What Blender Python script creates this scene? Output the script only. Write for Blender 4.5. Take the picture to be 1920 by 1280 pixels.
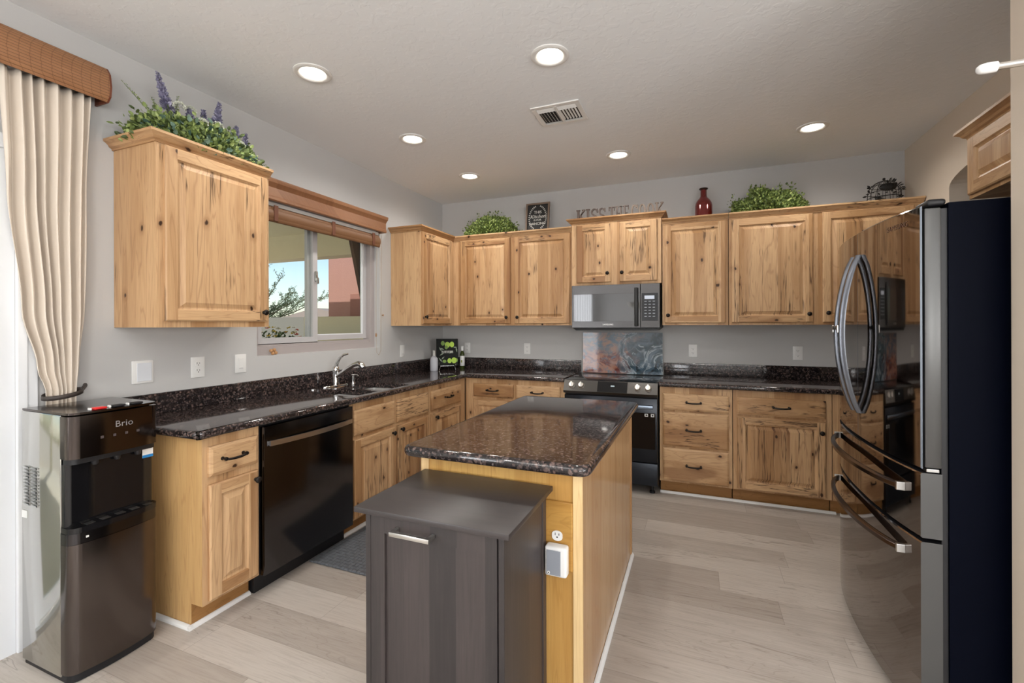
import bpy, bmesh, math, random
from mathutils import Vector, Matrix
random.seed(7)
for o in list(bpy.data.objects): bpy.data.objects.remove(o)
SC = bpy.context.scene
COL = SC.collection
PI = math.pi
# ------------------------------------------------------------------ camera
A, RO = 0.3856, 0.0032
CAM = Vector((2.6725, -4.4953, 1.3798))
fw = Vector((-math.sin(A), math.cos(A), 0)); rt0 = Vector((math.cos(A), math.sin(A), 0)); up0 = Vector((0, 0, 1))
rt = rt0*math.cos(RO) - up0*math.sin(RO); up = up0*math.cos(RO) + rt0*math.sin(RO)
cd = bpy.data.cameras.new('camera'); cam = bpy.data.objects.new('camera', cd); COL.objects.link(cam)
cam.matrix_world = Matrix(((rt.x, up.x, -fw.x, CAM.x), (rt.y, up.y, -fw.y, CAM.y), (rt.z, up.z, -fw.z, CAM.z), (0, 0, 0, 1)))
cd.sensor_width = 36; cd.sensor_fit = 'HORIZONTAL'; cd.lens = 855.11/1920*36
cd.shift_y = -31.5/1920; cd.clip_start = 0.05; cd.clip_end = 300
SC.camera = cam
# ------------------------------------------------------------------ light
W = bpy.data.worlds.new('world'); SC.world = W; W.use_nodes = True
nt = W.node_tree; bg = nt.nodes['Background']
sky = nt.nodes.new('ShaderNodeTexSky'); sky.sky_type = 'NISHITA'; sky.sun_disc = False
sky.sun_elevation = math.radians(48); sky.sun_rotation = math.radians(140); sky.air_density = 1.0; sky.dust_density = 0.6; sky.ozone_density = 1.2
nt.links.new(sky.outputs[0], bg.inputs[0]); bg.inputs[1].default_value = 0.17
def lamp(name, kind, loc, energy, color=(1, 1, 1), rot=(0, 0, 0), **kw):
    l = bpy.data.lights.new(name, kind); l.energy = energy; l.color = color
    for k, v in kw.items(): setattr(l, k, v)
    o = bpy.data.objects.new(name, l); o.location = loc; o.rotation_euler = rot; COL.objects.link(o); return o
lamp('sun', 'SUN', (-6, -4, 9), 5.0, (1, .95, .88), (math.radians(40), 0, math.radians(-35)), angle=0.01)
# daylight entering through the windows and the glass door of the open living room behind the camera
T_ = 42   # rear and side lamps tilted upward to brighten the ceiling
lamp('daylight_rear_window', 'AREA', (4.9, -8.33, 1.45), 120, (1, .985, .965), (math.radians(90+T_), 0, 0), shape='RECTANGLE', size=2.2, size_y=1.5)
lamp('daylight_side_window', 'AREA', (6.33, -5.6, 1.5), 120, (1, .985, .965), (math.radians(90+T_), 0, math.radians(90)), shape='RECTANGLE', size=2.2, size_y=1.4)
lamp('daylight_left_window', 'AREA', (0.07, -7.0, 1.35), 165, (.98, .985, 1), (math.radians(90), 0, math.radians(-90)), shape='RECTANGLE', size=2.0, size_y=1.8)
lamp('added_ceiling_uplight', 'AREA', (1.5, -6.1, 1.86), 60, (1, .95, .88), (math.pi, 0, 0), shape='DISK', size=.34)  # uplight added out of view to brighten the ceiling
vs = SC.view_settings; vs.view_transform = 'Standard'; vs.look = 'None'; vs.exposure = 0.04; vs.gamma = 1.0; vs.use_curve_mapping = False
SC.display_settings.display_device = 'sRGB'

# ------------------------------------------------------------------ material helpers
def mat_new(name):
    m = bpy.data.materials.new(name); m.use_nodes = True
    return m, m.node_tree, m.node_tree.nodes['Principled BSDF']
def simple(name, col, rough=.5, metal=0., spec=.5, coat=0., bump=None, emis=None, trans=0., ior=1.45, aniso=0.):
    m, t, b = mat_new(name)
    b.inputs['Base Color'].default_value = (*col, 1); b.inputs['Roughness'].default_value = rough
    b.inputs['Metallic'].default_value = metal; b.inputs['Specular IOR Level'].default_value = spec
    b.inputs['Coat Weight'].default_value = coat; b.inputs['Transmission Weight'].default_value = trans; b.inputs['IOR'].default_value = ior
    if emis: b.inputs['Emission Color'].default_value = (*emis[0], 1); b.inputs['Emission Strength'].default_value = emis[1]
    if bump:
        n = t.nodes.new('ShaderNodeTexNoise'); n.inputs['Scale'].default_value = bump[0]; n.inputs['Detail'].default_value = 4
        tc = t.nodes.new('ShaderNodeTexCoord'); t.links.new(tc.outputs['Object'], n.inputs['Vector'])
        bp = t.nodes.new('ShaderNodeBump'); bp.inputs['Strength'].default_value = bump[1]; bp.inputs['Distance'].default_value = bump[2] if len(bump) > 2 else .002
        t.links.new(n.outputs['Fac'], bp.inputs['Height']); t.links.new(bp.outputs[0], b.inputs['Normal'])
    return m
class N:
    """small node-graph writer"""
    def __init__(s, t): s.t = t
    def node(s, kind, **kw):
        n = s.t.nodes.new(kind)
        for k, v in kw.items(): setattr(n, k, v)
        return n
    def put(s, inp, v):
        if isinstance(v, bpy.types.NodeSocket): s.t.links.new(v, inp)
        elif isinstance(v, tuple) and len(v) == 3 and inp.type == 'RGBA': inp.default_value = (*v, 1)
        else: inp.default_value = v
    def m(s, op, a, b=0., c=0., clamp=False):
        n = s.node('ShaderNodeMath', operation=op, use_clamp=clamp)
        for i, v in enumerate((a, b, c)): s.put(n.inputs[i], v)
        return n.outputs[0]
    def vec(s, x, y, z):
        n = s.node('ShaderNodeCombineXYZ')
        for i, v in enumerate((x, y, z)): s.put(n.inputs[i], v)
        return n.outputs[0]
    def noise(s, v, scale=1., detail=3., rough=.5, dist=0.):
        n = s.node('ShaderNodeTexNoise'); s.put(n.inputs['Vector'], v); n.inputs['Scale'].default_value = scale
        n.inputs['Detail'].default_value = detail; n.inputs['Roughness'].default_value = rough; n.inputs['Distortion'].default_value = dist
        return n.outputs['Fac']
    def white(s, v):
        n = s.node('ShaderNodeTexWhiteNoise', noise_dimensions='3D'); s.put(n.inputs['Vector'], v); return n.outputs['Value']
    def vor(s, v, scale=1., feat='F1', out='Distance'):
        n = s.node('ShaderNodeTexVoronoi', feature=feat); s.put(n.inputs['Vector'], v); n.inputs['Scale'].default_value = scale; return n.outputs[out]
    def ramp(s, f, a, b, lo=0., hi=1.):
        n = s.node('ShaderNodeMapRange', interpolation_type='SMOOTHSTEP')
        for i, v in enumerate((f, a, b, lo, hi)): s.put(n.inputs[i], v)
        return n.outputs[0]
    def mix(s, f, a, b, mode='MIX'):
        n = s.node('ShaderNodeMix', data_type='RGBA', blend_type=mode)
        s.put(n.inputs[0], f); s.put(n.inputs[6], a); s.put(n.inputs[7], b); return n.outputs[2]
    def xyz(s, src='Object'):
        tc = s.node('ShaderNodeTexCoord'); sp = s.node('ShaderNodeSeparateXYZ'); s.put(sp.inputs[0], tc.outputs[src]); return sp.outputs
    def bump(s, h, strength, dist, b):
        n = s.node('ShaderNodeBump'); n.inputs['Strength'].default_value = strength; n.inputs['Distance'].default_value = dist
        s.put(n.inputs['Height'], h); s.put(b.inputs['Normal'], n.outputs[0])
def hickory(name, horiz, plank=.105, light=(.61, .395, .215), mid=(.40, .222, .10), heart=(.26, .125, .055), rough=.42, figure=True):
    m, t, b = mat_new(name); g = N(t)
    x, y, z = g.xyz(); u = g.m('ADD', x, y)
    al, cr = (u, z) if horiz else (z, u)
    oi = g.node('ShaderNodeObjectInfo'); sc = g.node('ShaderNodeSeparateColor'); g.put(sc.inputs[0], oi.outputs['Color'])
    fig, seed = sc.outputs[0], g.m('MULTIPLY', sc.outputs[1], 37.)
    dep = g.m('SUBTRACT', x, y)
    wob = g.m('MULTIPLY', g.m('SUBTRACT', g.noise(g.vec(g.m('MULTIPLY', cr, 3.), g.m('MULTIPLY', al, 1.5), seed), 1, 1), .5), .012)
    pid = g.m('FLOOR', g.m('ADD', g.m('DIVIDE', g.m('ADD', cr, wob), plank), seed))
    r1 = g.white(g.vec(pid, seed, 1.)); r2 = g.white(g.vec(pid, seed, 5.))
    off = g.m('MULTIPLY', r2, 20.)
    P = lambda a, c, k=0.: g.vec(g.m('MULTIPLY', cr, a), g.m('MULTIPLY', al, c), g.m('ADD', off, g.m('ADD', k, g.m('MULTIPLY', dep, 2.))))
    broad = g.noise(P(11, .75), 1, 3, .5, .5)
    rings = g.m('ABSOLUTE', g.m('SINE', g.m('MULTIPLY', broad, 30.)))
    fine = g.noise(P(170, 7), 1, 3, .6)
    tone = g.m('ADD', g.m('MULTIPLY', r1, .8), g.m('MULTIPLY', g.m('SUBTRACT', broad, .45), 1.5))
    c = g.mix(g.ramp(tone, .2, .95), light, mid)
    hmask = g.m('MULTIPLY', g.ramp(g.noise(P(7, .5, 3.), 1, 2), .56, .66), g.ramp(r1, .45, .6))
    c = g.mix(g.m('MULTIPLY', hmask, g.m('ADD', .45, g.m('MULTIPLY', fig, .5))), c, heart)
    c = g.mix(g.m('MULTIPLY', g.ramp(rings, .0, .40, .34, 0.), 1.), c, heart)
    c = g.mix(g.ramp(fine, .35, .7, .0, .22), c, heart)
    # thin dark bark streaks and knots
    n1 = g.noise(P(27, .95, 9.), 1, 4, .58, .2)
    line = g.ramp(g.m('ABSOLUTE', g.m('SUBTRACT', n1, .5)), .0, .030, 1., 0.)
    area = g.noise(P(5, 1.6, 14.), 1, 2)
    amask = g.ramp(area, g.m('SUBTRACT', .685, g.m('MULTIPLY', fig, .25)), g.m('SUBTRACT', .735, g.m('MULTIPLY', fig, .25)))
    streak = g.m('MULTIPLY', line, amask)
    if figure: c = g.mix(g.m('MULTIPLY', streak, .85), c, (.05, .022, .010))
    kv = g.vec(g.m('ADD', g.m('MULTIPLY', cr, 7.5), seed), g.m('MULTIPLY', al, 5.), seed)
    kn = g.node('ShaderNodeTexVoronoi', feature='F1', voronoi_dimensions='2D'); g.put(kn.inputs['Vector'], kv); kn.inputs['Scale'].default_value = 1
    kc = g.node('ShaderNodeSeparateColor'); g.put(kc.inputs[0], kn.outputs['Color'])
    pick = g.m('GREATER_THAN', kc.outputs[0], g.m('SUBTRACT', .86, g.m('MULTIPLY', fig, .34)))
    d = g.m('ADD', kn.outputs['Distance'], g.m('MULTIPLY', g.m('SUBTRACT', g.noise(P(60, 40), 1, 2), .5), .10))
    knot = g.m('MULTIPLY', g.ramp(d, .035, .085, 1., 0.), pick); halo = g.m('MULTIPLY', g.ramp(d, .06, .26, .45, 0.), pick)
    if figure:
        c = g.mix(halo, c, heart); c = g.mix(knot, c, (.045, .02, .01))
    g.put(b.inputs['Base Color'], c); b.inputs['Roughness'].default_value = rough; b.inputs['Specular IOR Level'].default_value = .35
    g.bump(g.m('ADD', fine, g.m('MULTIPLY', streak, -1.5)), .12, .001, b)
    return m
HV = hickory('hickory_vertical', False); HH = hickory('hickory_horizontal', True, plank=.16)
GOLD = dict(light=(.62, .37, .12), mid=(.50, .27, .075), heart=(.36, .17, .04))
GV = hickory('golden_veneer', False, plank=.30, figure=False, rough=.3, **GOLD)
GS = hickory('island_side_veneer', False, plank=.19, figure=False, rough=.22, light=(.50, .31, .155), mid=(.42, .24, .115), heart=(.30, .16, .07))
PALE = hickory('pale_edge_wood', False, plank=.5, figure=False, light=(.80, .58, .30), mid=(.72, .50, .25), heart=(.55, .34, .15))
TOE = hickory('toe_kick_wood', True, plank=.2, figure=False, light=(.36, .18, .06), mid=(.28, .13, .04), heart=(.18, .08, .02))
def granite():
    m, t, b = mat_new('brown_granite'); g = N(t)
    tc = g.node('ShaderNodeTexCoord').outputs['Object']
    nz = g.node('ShaderNodeTexNoise'); g.put(nz.inputs['Vector'], tc); nz.inputs['Scale'].default_value = 28; nz.inputs['Detail'].default_value = 3
    dv = g.node('ShaderNodeVectorMath', operation='MULTIPLY_ADD'); g.put(dv.inputs[0], nz.outputs['Color']); dv.inputs[1].default_value = (.035,)*3; g.put(dv.inputs[2], tc)
    w = dv.outputs[0]
    def cells(scale):
        n = g.node('ShaderNodeTexVoronoi', feature='F1'); g.put(n.inputs['Vector'], w); n.inputs['Scale'].default_value = scale
        s = g.node('ShaderNodeSeparateColor'); g.put(s.inputs[0], n.outputs['Color']); return n.outputs['Distance'], s.outputs
    d1, c1 = cells(72); d2, c2 = cells(120)
    big = g.noise(tc, 9, 3)
    c = g.mix(g.m('MULTIPLY', c1[0], .5), (.012, .010, .011), (.040, .030, .028))
    f = g.m('MULTIPLY', g.ramp(d1, .25, .62, 1., 0.), g.ramp(g.m('ADD', c1[1], g.m('MULTIPLY', big, .5)), .55, .80))
    c = g.mix(g.m('MULTIPLY', f, .9), c, g.mix(c1[2], (.16, .105, .09), (.10, .075, .07)))
    f2 = g.m('MULTIPLY', g.ramp(d2, .2, .5, 1., 0.), g.ramp(c2[0], .74, .84))
    c = g.mix(g.m('MULTIPLY', f2, .7), c, g.mix(c2[1], (.22, .17, .16), (.10, .09, .10)))
    g.put(b.inputs['Base Color'], c); b.inputs['Roughness'].default_value = .07; b.inputs['Specular IOR Level'].default_value = .6
    return m
GR = granite()
def plankfloor():
    m, t, b = mat_new('grey_oak_plank_floor'); g = N(t)
    x, y, z = g.xyz()
    PW, PL = .19, 1.22
    row = g.m('FLOOR', g.m('DIVIDE', y, PW)); xo = g.m('ADD', x, g.m('MULTIPLY', g.white(g.vec(row, 3., 1.)), PL))
    colm = g.m('FLOOR', g.m('DIVIDE', xo, PL)); idv = g.vec(row, colm, 7.)
    r = g.white(idv); r2 = g.m('MULTIPLY', g.white(g.vec(row, colm, 2.)), 30.)
    P = lambda a, c, k=0.: g.vec(g.m('MULTIPLY', x, c), g.m('MULTIPLY', y, a), g.m('ADD', r2, k))
    broad = g.noise(P(9, 1.3), 1, 4, .6, .9); fine = g.noise(P(130, 6), 1, 3, .6)
    rings = g.m('ABSOLUTE', g.m('SINE', g.m('MULTIPLY', g.noise(P(7, 1., 4.), 1, 3, .55, 1.2), 46.)))
    LC, DC, KC = (.50, .455, .41), (.375, .33, .29), (.19, .155, .125)
    c = g.mix(g.ramp(g.m('ADD', g.m('MULTIPLY', r, .6), g.m('MULTIPLY', broad, .7)), .38, 1.0), LC, DC)
    c = g.mix(g.m('MULTIPLY', g.ramp(rings, 0., .3, .30, 0.), g.ramp(g.noise(P(2.2, .8, 8.), 1, 1), .42, .62)), c, KC)
    c = g.mix(g.ramp(fine, .4, .75, 0., .22), c, KC)
    n1 = g.noise(P(10, .9, 15.), 1, 4, .6, .4); ln = g.m('MULTIPLY', g.ramp(g.m('ABSOLUTE', g.m('SUBTRACT', n1, .5)), 0., .012, 1., 0.), g.ramp(g.noise(P(3, 1.2, 21.), 1, 2), .50, .60))
    c = g.mix(g.m('MULTIPLY', ln, .55), c, KC)
    fy = g.m('FRACT', g.m('DIVIDE', y, PW)); fx = g.m('FRACT', g.m('DIVIDE', xo, PL))
    sy = g.m('MINIMUM', fy, g.m('SUBTRACT', 1., fy)); sx = g.m('MINIMUM', fx, g.m('SUBTRACT', 1., fx))
    seam = g.m('MAXIMUM', g.ramp(sy, .0, .011, 1., 0.), g.ramp(sx, .0, .0018, 1., 0.))
    c = g.mix(g.m('MULTIPLY', seam, .45), c, (.13, .10, .08))
    g.put(b.inputs['Base Color'], c); g.put(b.inputs['Roughness'], g.ramp(fine, .3, .7, .38, .5))
    g.bump(g.m('SUBTRACT', g.m('MULTIPLY', fine, .3), seam), .25, .0015, b)
    return m
FLOORM = plankfloor()
def woodgrain(name, c0, c1, sx=60, sz=3, rough=.45, axis='v', band=.09):
    m, t, b = mat_new(name); g = N(t); x, y, z = g.xyz(); u = g.m('ADD', x, y)
    cr, al = (u, z) if axis == 'v' else (g.m('ADD', z, g.m('SUBTRACT', y, x)), u)
    if axis == 'top': cr, al = y, x
    pid = g.m('FLOOR', g.m('DIVIDE', cr, band)); r = g.white(g.vec(pid, 2., 3.))
    n = g.noise(g.vec(g.m('MULTIPLY', cr, sx), g.m('MULTIPLY', al, sz), g.m('MULTIPLY', r, 9.)), 1, 4, .6, .4)
    f = g.m('ADD', g.m('MULTIPLY', r, .5), g.m('MULTIPLY', n, .6))
    g.put(b.inputs['Base Color'], g.mix(g.ramp(f, .2, .95), c0, c1)); b.inputs['Roughness'].default_value = rough
    g.bump(n, .15, .001, b); return m
BINV = woodgrain('dark_brown_veneer', (.024, .020, .020), (.058, .045, .043), 90, 4, .42, 'v')
BINT = woodgrain('dark_brown_top', (.028, .024, .024), (.046, .038, .038), 40, 3, .38, 'top', .3)
VAL = woodgrain('stained_valance_wood', (.27, .125, .06), (.19, .082, .038), 60, 2, .4, 'h', .5)
def woven():
    m, t, b = mat_new('woven_bamboo'); g = N(t); x, y, z = g.xyz(); u = g.m('ADD', x, y)
    sl = g.m('FRACT', g.m('DIVIDE', z, .0125)); row = g.m('FLOOR', g.m('DIVIDE', z, .0125))
    n = g.noise(g.vec(g.m('MULTIPLY', u, 9.), g.m('MULTIPLY', row, 3.1), 0.), 1, 3)
    c = g.mix(n, (.26, .115, .05), (.40, .20, .095))
    c = g.mix(g.ramp(g.m('ABSOLUTE', g.m('SUBTRACT', sl, .5)), .36, .5, 0., .75), c, (.06, .025, .012))
    st = g.m('FRACT', g.m('ADD', g.m('DIVIDE', u, .034), g.m('MULTIPLY', g.white(g.vec(row, 0., 0.)), .12)))
    c = g.mix(g.ramp(g.m('ABSOLUTE', g.m('SUBTRACT', st, .5)), 0., .09, .45, 0.), c, (.12, .05, .022))
    g.put(b.inputs['Base Color'], c); b.inputs['Roughness'].default_value = .55
    g.bump(g.m('MULTIPLY', g.m('ABSOLUTE', g.m('SUBTRACT', sl, .5)), -1.), .6, .003, b); return m
WOV = woven()
WALL = simple('wall_paint_grey', (.53, .528, .525), .75, bump=(120, .12, .002))
WALLR = simple('wall_paint_tan', (.60, .52, .43), .75, bump=(120, .12, .002))
def ceil_mat():
    m, t, b = mat_new('textured_ceiling'); g = N(t); tc = g.node('ShaderNodeTexCoord').outputs['Object']
    b.inputs['Base Color'].default_value = (.855, .87, .885, 1); b.inputs['Roughness'].default_value = .85
    h = g.ramp(g.noise(tc, 22, 3, .5, .5), .48, .60)
    g.bump(h, .14, .003, b); return m
CEILM = ceil_mat()
TRIM = simple('white_trim', (.80, .80, .79), .4); VINYL = simple('white_vinyl', (.78, .80, .83), .35)
PLATE = simple('white_plastic', (.82, .82, .81), .35); SLOT = simple('dark_slot', (.02, .02, .02), .5)
BRONZE = simple('dark_bronze', (.018, .014, .012), .35, .6); BLK = simple('black_gloss', (.006, .006, .007), .08, spec=.6)
BLKM = simple('black_matte', (.010, .010, .012), .45); BLUEBLK = simple('fridge_side_black', (.0012, .002, .006), .5, spec=.05)
FRM = simple('black_stainless_mirror', (.23, .205, .19), .045, 1.); BSS = simple('black_stainless', (.095, .092, .092), .22, 1.)
BSD = simple('black_stainless_dark', (.075, .072, .075), .16, 1.)
STEEL = simple('brushed_steel', (.55, .55, .54), .28, 1.); EDGE = simple('steel_door_edge', (.11, .125, .145), .4, .6)
SIDEP = simple('grey_door_side', (.10, .10, .10), .35, .7); CHROME = simple('chrome', (.72, .72, .72), .07, 1.)
NICKEL = simple('satin_nickel', (.62, .60, .57), .3, 1.); MIRR = simple('polished_steel_side', (.50, .49, .46), .09, 1.)
DBR = simple('dispenser_bronze', (.105, .088, .082), .15, 1.)
GLASS = simple('window_glass', (1, 1, 1), .0, trans=1., ior=1.03, spec=.3)
def clearglass():
    m, t, b = mat_new('window_glass'); g = N(t)
    tr = g.node('ShaderNodeBsdfTransparent'); tr.inputs[0].default_value = (.93, .95, .94, 1)
    gl = g.node('ShaderNodeBsdfGlossy'); gl.inputs['Roughness'].default_value = .01
    fr = g.node('ShaderNodeFresnel'); fr.inputs[0].default_value = 1.45
    mx = g.node('ShaderNodeMixShader'); g.put(mx.inputs[0], g.m('MULTIPLY', fr.outputs[0], g.m('SUBTRACT', 1., g.node('ShaderNodeNewGeometry').outputs['Backfacing']))); g.put(mx.inputs[1], tr.outputs[0]); g.put(mx.inputs[2], gl.outputs[0])
    g.put(t.nodes['Material Output'].inputs[0], mx.outputs[0]); return m
GLASS = clearglass()

# ------------------------------------------------------------------ geometry helpers
class G:
    def __init__(s): s.v = []; s.f = []; s.mi = []
    def add(s, vs, fs, mi=0):
        k = len(s.v); s.v += [tuple(v) for v in vs]; s.f += [tuple(i+k for i in f) for f in fs]; s.mi += [mi]*len(fs) if isinstance(mi, int) else list(mi)
        return s
    def quad(s, a, b, c, d, mi=0): return s.add([a, b, c, d], [(0, 1, 2, 3)], mi)
def box(g, x0, x1, y0, y1, z0, z1, mi=0, bev=0., seg=2):
    x0, x1 = sorted((x0, x1)); y0, y1 = sorted((y0, y1)); z0, z1 = sorted((z0, z1))
    if bev <= 0:
        return g.add([(x0, y0, z0), (x1, y0, z0), (x1, y1, z0), (x0, y1, z0), (x0, y0, z1), (x1, y0, z1), (x1, y1, z1), (x0, y1, z1)],
                     [(0, 3, 2, 1), (4, 5, 6, 7), (0, 1, 5, 4), (1, 2, 6, 5), (2, 3, 7, 6), (3, 0, 4, 7)], mi)
    bm = bmesh.new(); bmesh.ops.create_cube(bm, size=1)
    for v in bm.verts: v.co = Vector(((x0+x1)/2+v.co.x*(x1-x0), (y0+y1)/2+v.co.y*(y1-y0), (z0+z1)/2+v.co.z*(z1-z0)))
    bev = min(bev, .49*min(x1-x0, y1-y0, z1-z0))
    bmesh.ops.bevel(bm, geom=bm.edges[:], offset=bev, segments=seg, profile=.5, affect='EDGES')
    bm.verts.index_update(); g.add([v.co[:] for v in bm.verts], [[v.index for v in f.verts] for f in bm.faces], mi); bm.free(); return g
class Fr:
    """a wall-aligned frame: u runs along the wall, n away from it"""
    def __init__(s, o, U, Nn): s.o = Vector(o); s.U = Vector(U); s.N = Vector(Nn); s.flip = s.U.cross(Vector((0, 0, 1))).dot(s.N) < 0
    def p(s, u, z, n): return s.o + s.U*u + s.N*n + Vector((0, 0, z))
    def box(s, g, u0, u1, z0, z1, n0, n1, mi=0, bev=0., seg=2):
        a, b = s.p(u0, z0, n0), s.p(u1, z1, n1); return box(g, a.x, b.x, a.y, b.y, a.z, b.z, mi, bev, seg)
LW = Fr((0, 0, 0), (0, 1, 0), (1, 0, 0)); BW = Fr((0, 0, 0), (1, 0, 0), (0, -1, 0)); RW = Fr((4.19, 0, 0), (0, -1, 0), (-1, 0, 0))
FF = Fr((0, 0, 0), (1, 0, 0), (0, -1, 0))   # facing the camera side, n = -y
def basis(d):
    d = Vector(d).normalized(); a = Vector((0, 0, 1)) if abs(d.z) < .9 else Vector((1, 0, 0)); s = d.cross(a).normalized(); return d, s, d.cross(s)
def tube(g, pts, r, seg=8, mi=0, caps=True):
    pts = [Vector(p) for p in pts]; rs = r if isinstance(r, (list, tuple)) else [r]*len(pts); vs = []; prev = None
    for i, p in enumerate(pts):
        t = (pts[min(i+1, len(pts)-1)]-pts[max(i-1, 0)]).normalized()
        if prev is None: _, s, _ = basis(t)
        else: s = (prev - t*prev.dot(t)).normalized()
        prev = s; q = t.cross(s)
        for k in range(seg): a = 2*PI*k/seg; vs.append(p+(s*math.cos(a)+q*math.sin(a))*rs[i])
    fs = [(i*seg+k, i*seg+(k+1) % seg, (i+1)*seg+(k+1) % seg, (i+1)*seg+k) for i in range(len(pts)-1) for k in range(seg)]
    if caps: fs += [tuple(range(seg))[::-1], tuple((len(pts)-1)*seg+k for k in range(seg))]
    return g.add(vs, fs, mi)
def lathe(g, base, axis, prof, seg=20, mi=0):
    d, s, q = basis(axis); base = Vector(base); vs = []
    for r, h in prof:
        for k in range(seg): a = 2*PI*k/seg; vs.append(base+d*h+(s*math.cos(a)+q*math.sin(a))*max(r, .0004))
    n = len(prof); fs = [(i*seg+k, (i+1)*seg+k, (i+1)*seg+(k+1) % seg, i*seg+(k+1) % seg) for i in range(n-1) for k in range(seg)]
    fs += [tuple(range(seg)), tuple((n-1)*seg+k for k in range(seg))[::-1]]
    return g.add(vs, fs, mi)
def ball(g, c, r, mi=0, seg=10, sc=(1, 1, 1)):
    k = len(g.v); lathe(g, (0, 0, 0), (0, 0, 1), [(r*math.sin(PI*i/6), -r*math.cos(PI*i/6)) for i in range(7)], seg, mi)
    for i in range(k, len(g.v)): v = g.v[i]; g.v[i] = (c[0]+v[0]*sc[0], c[1]+v[1]*sc[1], c[2]+v[2]*sc[2])
    return g
def prism(g, poly, f, h0, h1, mi=0):
    """extrude 2-D polygon; f(a, b, h) -> point"""
    n = len(poly); vs = [f(a, b, h0) for a, b in poly]+[f(a, b, h1) for a, b in poly]
    return g.add(vs, [tuple(range(n))[::-1], tuple(range(n, 2*n))]+[(i, (i+1) % n, n+(i+1) % n, n+i) for i in range(n)], mi)
OFF = {}
def build(name, g, mats, parent=None, loc=None, smooth=None, col=None, fix=True):
    if not isinstance(mats, (list, tuple)): mats = [mats]
    off = OFF[parent.name] if parent else Vector(loc or (0, 0, 0))
    me = bpy.data.meshes.new(name); me.from_pydata([(v[0]-off.x, v[1]-off.y, v[2]-off.z) for v in g.v], [], g.f)
    for m in mats: me.materials.append(m)
    me.polygons.foreach_set('material_index', g.mi)
    if fix:
        bm = bmesh.new(); bm.from_mesh(me); bmesh.ops.recalc_face_normals(bm, faces=bm.faces); bm.to_mesh(me); bm.free()
    if smooth is not None:
        for p in me.polygons: p.use_smooth = True
        if smooth < 180: me.set_sharp_from_angle(angle=math.radians(smooth))
    me.update()
    o = bpy.data.objects.new(name, me); COL.objects.link(o); OFF[o.name] = off.copy()
    if parent: o.parent = parent
    else: o.location = off
    o.color = (*(col or (.25, random.random())), 0, 1)
    return o
def thing(name, label, cat, loc=(0, 0, 0), group=None):
    o = bpy.data.objects.new(name, None); COL.objects.link(o); o.location = loc; OFF[o.name] = Vector(loc); o.empty_display_size = .1
    tag(o, label, cat, group); return o
def tag(o, label, cat, group=None):
    o['label'] = label; o['category'] = cat
    if group: o['group'] = group
    return o
def struct(name, g, mats, smooth=None):
    o = build(name, g, mats, smooth=smooth); o['kind'] = 'structure'; return o
def textgeo(body, size, f, extr=.0005, spacing=1., align='CENTER', shear=0.):
    """text as mesh; f(a, b, h) maps text x, text y, height to a point"""
    c = bpy.data.curves.new('t', 'FONT'); c.body = body; c.size = size; c.align_x = align; c.extrude = extr; c.space_character = spacing; c.resolution_u = 3; c.shear = shear
    o = bpy.data.objects.new('t', c); COL.objects.link(o); dg = bpy.context.evaluated_depsgraph_get(); me = bpy.data.meshes.new_from_object(o.evaluated_get(dg))
    g = G().add([f(v.co.x, v.co.y, v.co.z) for v in me.vertices], [tuple(p.vertices) for p in me.polygons])
    bpy.data.objects.remove(o); bpy.data.curves.remove(c); bpy.data.meshes.remove(me); return g

# ================================================================== SETTING
H = 2.743
def wall_cells(name, plane, a_breaks, z_breaks, holes, th0, th1, mat):
    """wall slab with rectangular holes. plane 'x': a runs along y ; plane 'y': a runs along x"""
    g = G()
    for i in range(len(a_breaks)-1):
        for k in range(len(z_breaks)-1):
            am = (a_breaks[i]+a_breaks[i+1])/2; zm = (z_breaks[k]+z_breaks[k+1])/2
            if any(h[0] < am < h[1] and h[2] < zm < h[3] for h in holes): continue
            if plane == 'x': box(g, th0, th1, a_breaks[i], a_breaks[i+1], z_breaks[k], z_breaks[k+1])
            else: box(g, a_breaks[i], a_breaks[i+1], th0, th1, z_breaks[k], z_breaks[k+1])
    return struct(name, g, mat)
WY0, WY1, WZ0, WZ1 = -2.355, -1.107, 1.178, 2.235
DY0, DY1, DZ1 = -5.35, -3.50, 2.12
struct('floor', box(G(), -.02, 6.5, -8.5, .02, -.1, 0), FLOORM)
struct('ceiling', box(G(), -.15, 6.5, -8.5, .15, H, H+.1), CEILM)
wall_cells('wall_left', 'x', [-8.5, -8.05, -5.95, DY0, DY1, WY0, WY1, .15], [0, .4, WZ0, DZ1, WZ1, 2.3, H], [(WY0, WY1, WZ0, WZ1), (DY0, DY1, 0, DZ1), (-8.05, -5.95, .4, 2.3)], -.15, 0, WALL)
struct('wall_back', box(G(), 0, 5.6, 0, .15, 0, H), WALL)
# right wall with an arched opening behind the refrigerator
g = G(); ARC = []
cy, rx_, zs, rz_ = -1.14, .46, 2.262, .092
poly = [(0.0, 0.0), (-.68, 0.0)]
poly += [(cy+rx_*math.cos(t*PI/16), zs+rz_*math.sin(t*PI/16)) for t in range(0, 17)]
poly += [(-1.60, 0.0), (-2.60, 0.0), (-2.60, H), (0.0, H)]
prism(g, poly, lambda a, b, h: (h, a, b), 4.192, 4.47)
struct('wall_right', g, WALLR)
struct('wall_partition', box(G(), 3.586, 6.4, -2.70, -2.58, 0, H), WALLR)
struct('wall_hall', box(box(G(), 5.45, 5.6, -2.58, 0, 0, H), 4.47, 5.45, -.004, -.002, 0, H), WALLR)
wall_cells('wall_living', 'x', [-8.5, -6.75, -4.45, -2.70], [0, .75, 2.25, H], [(-6.75, -4.45, .75, 2.25)], 6.4, 6.5, WALL)
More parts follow.
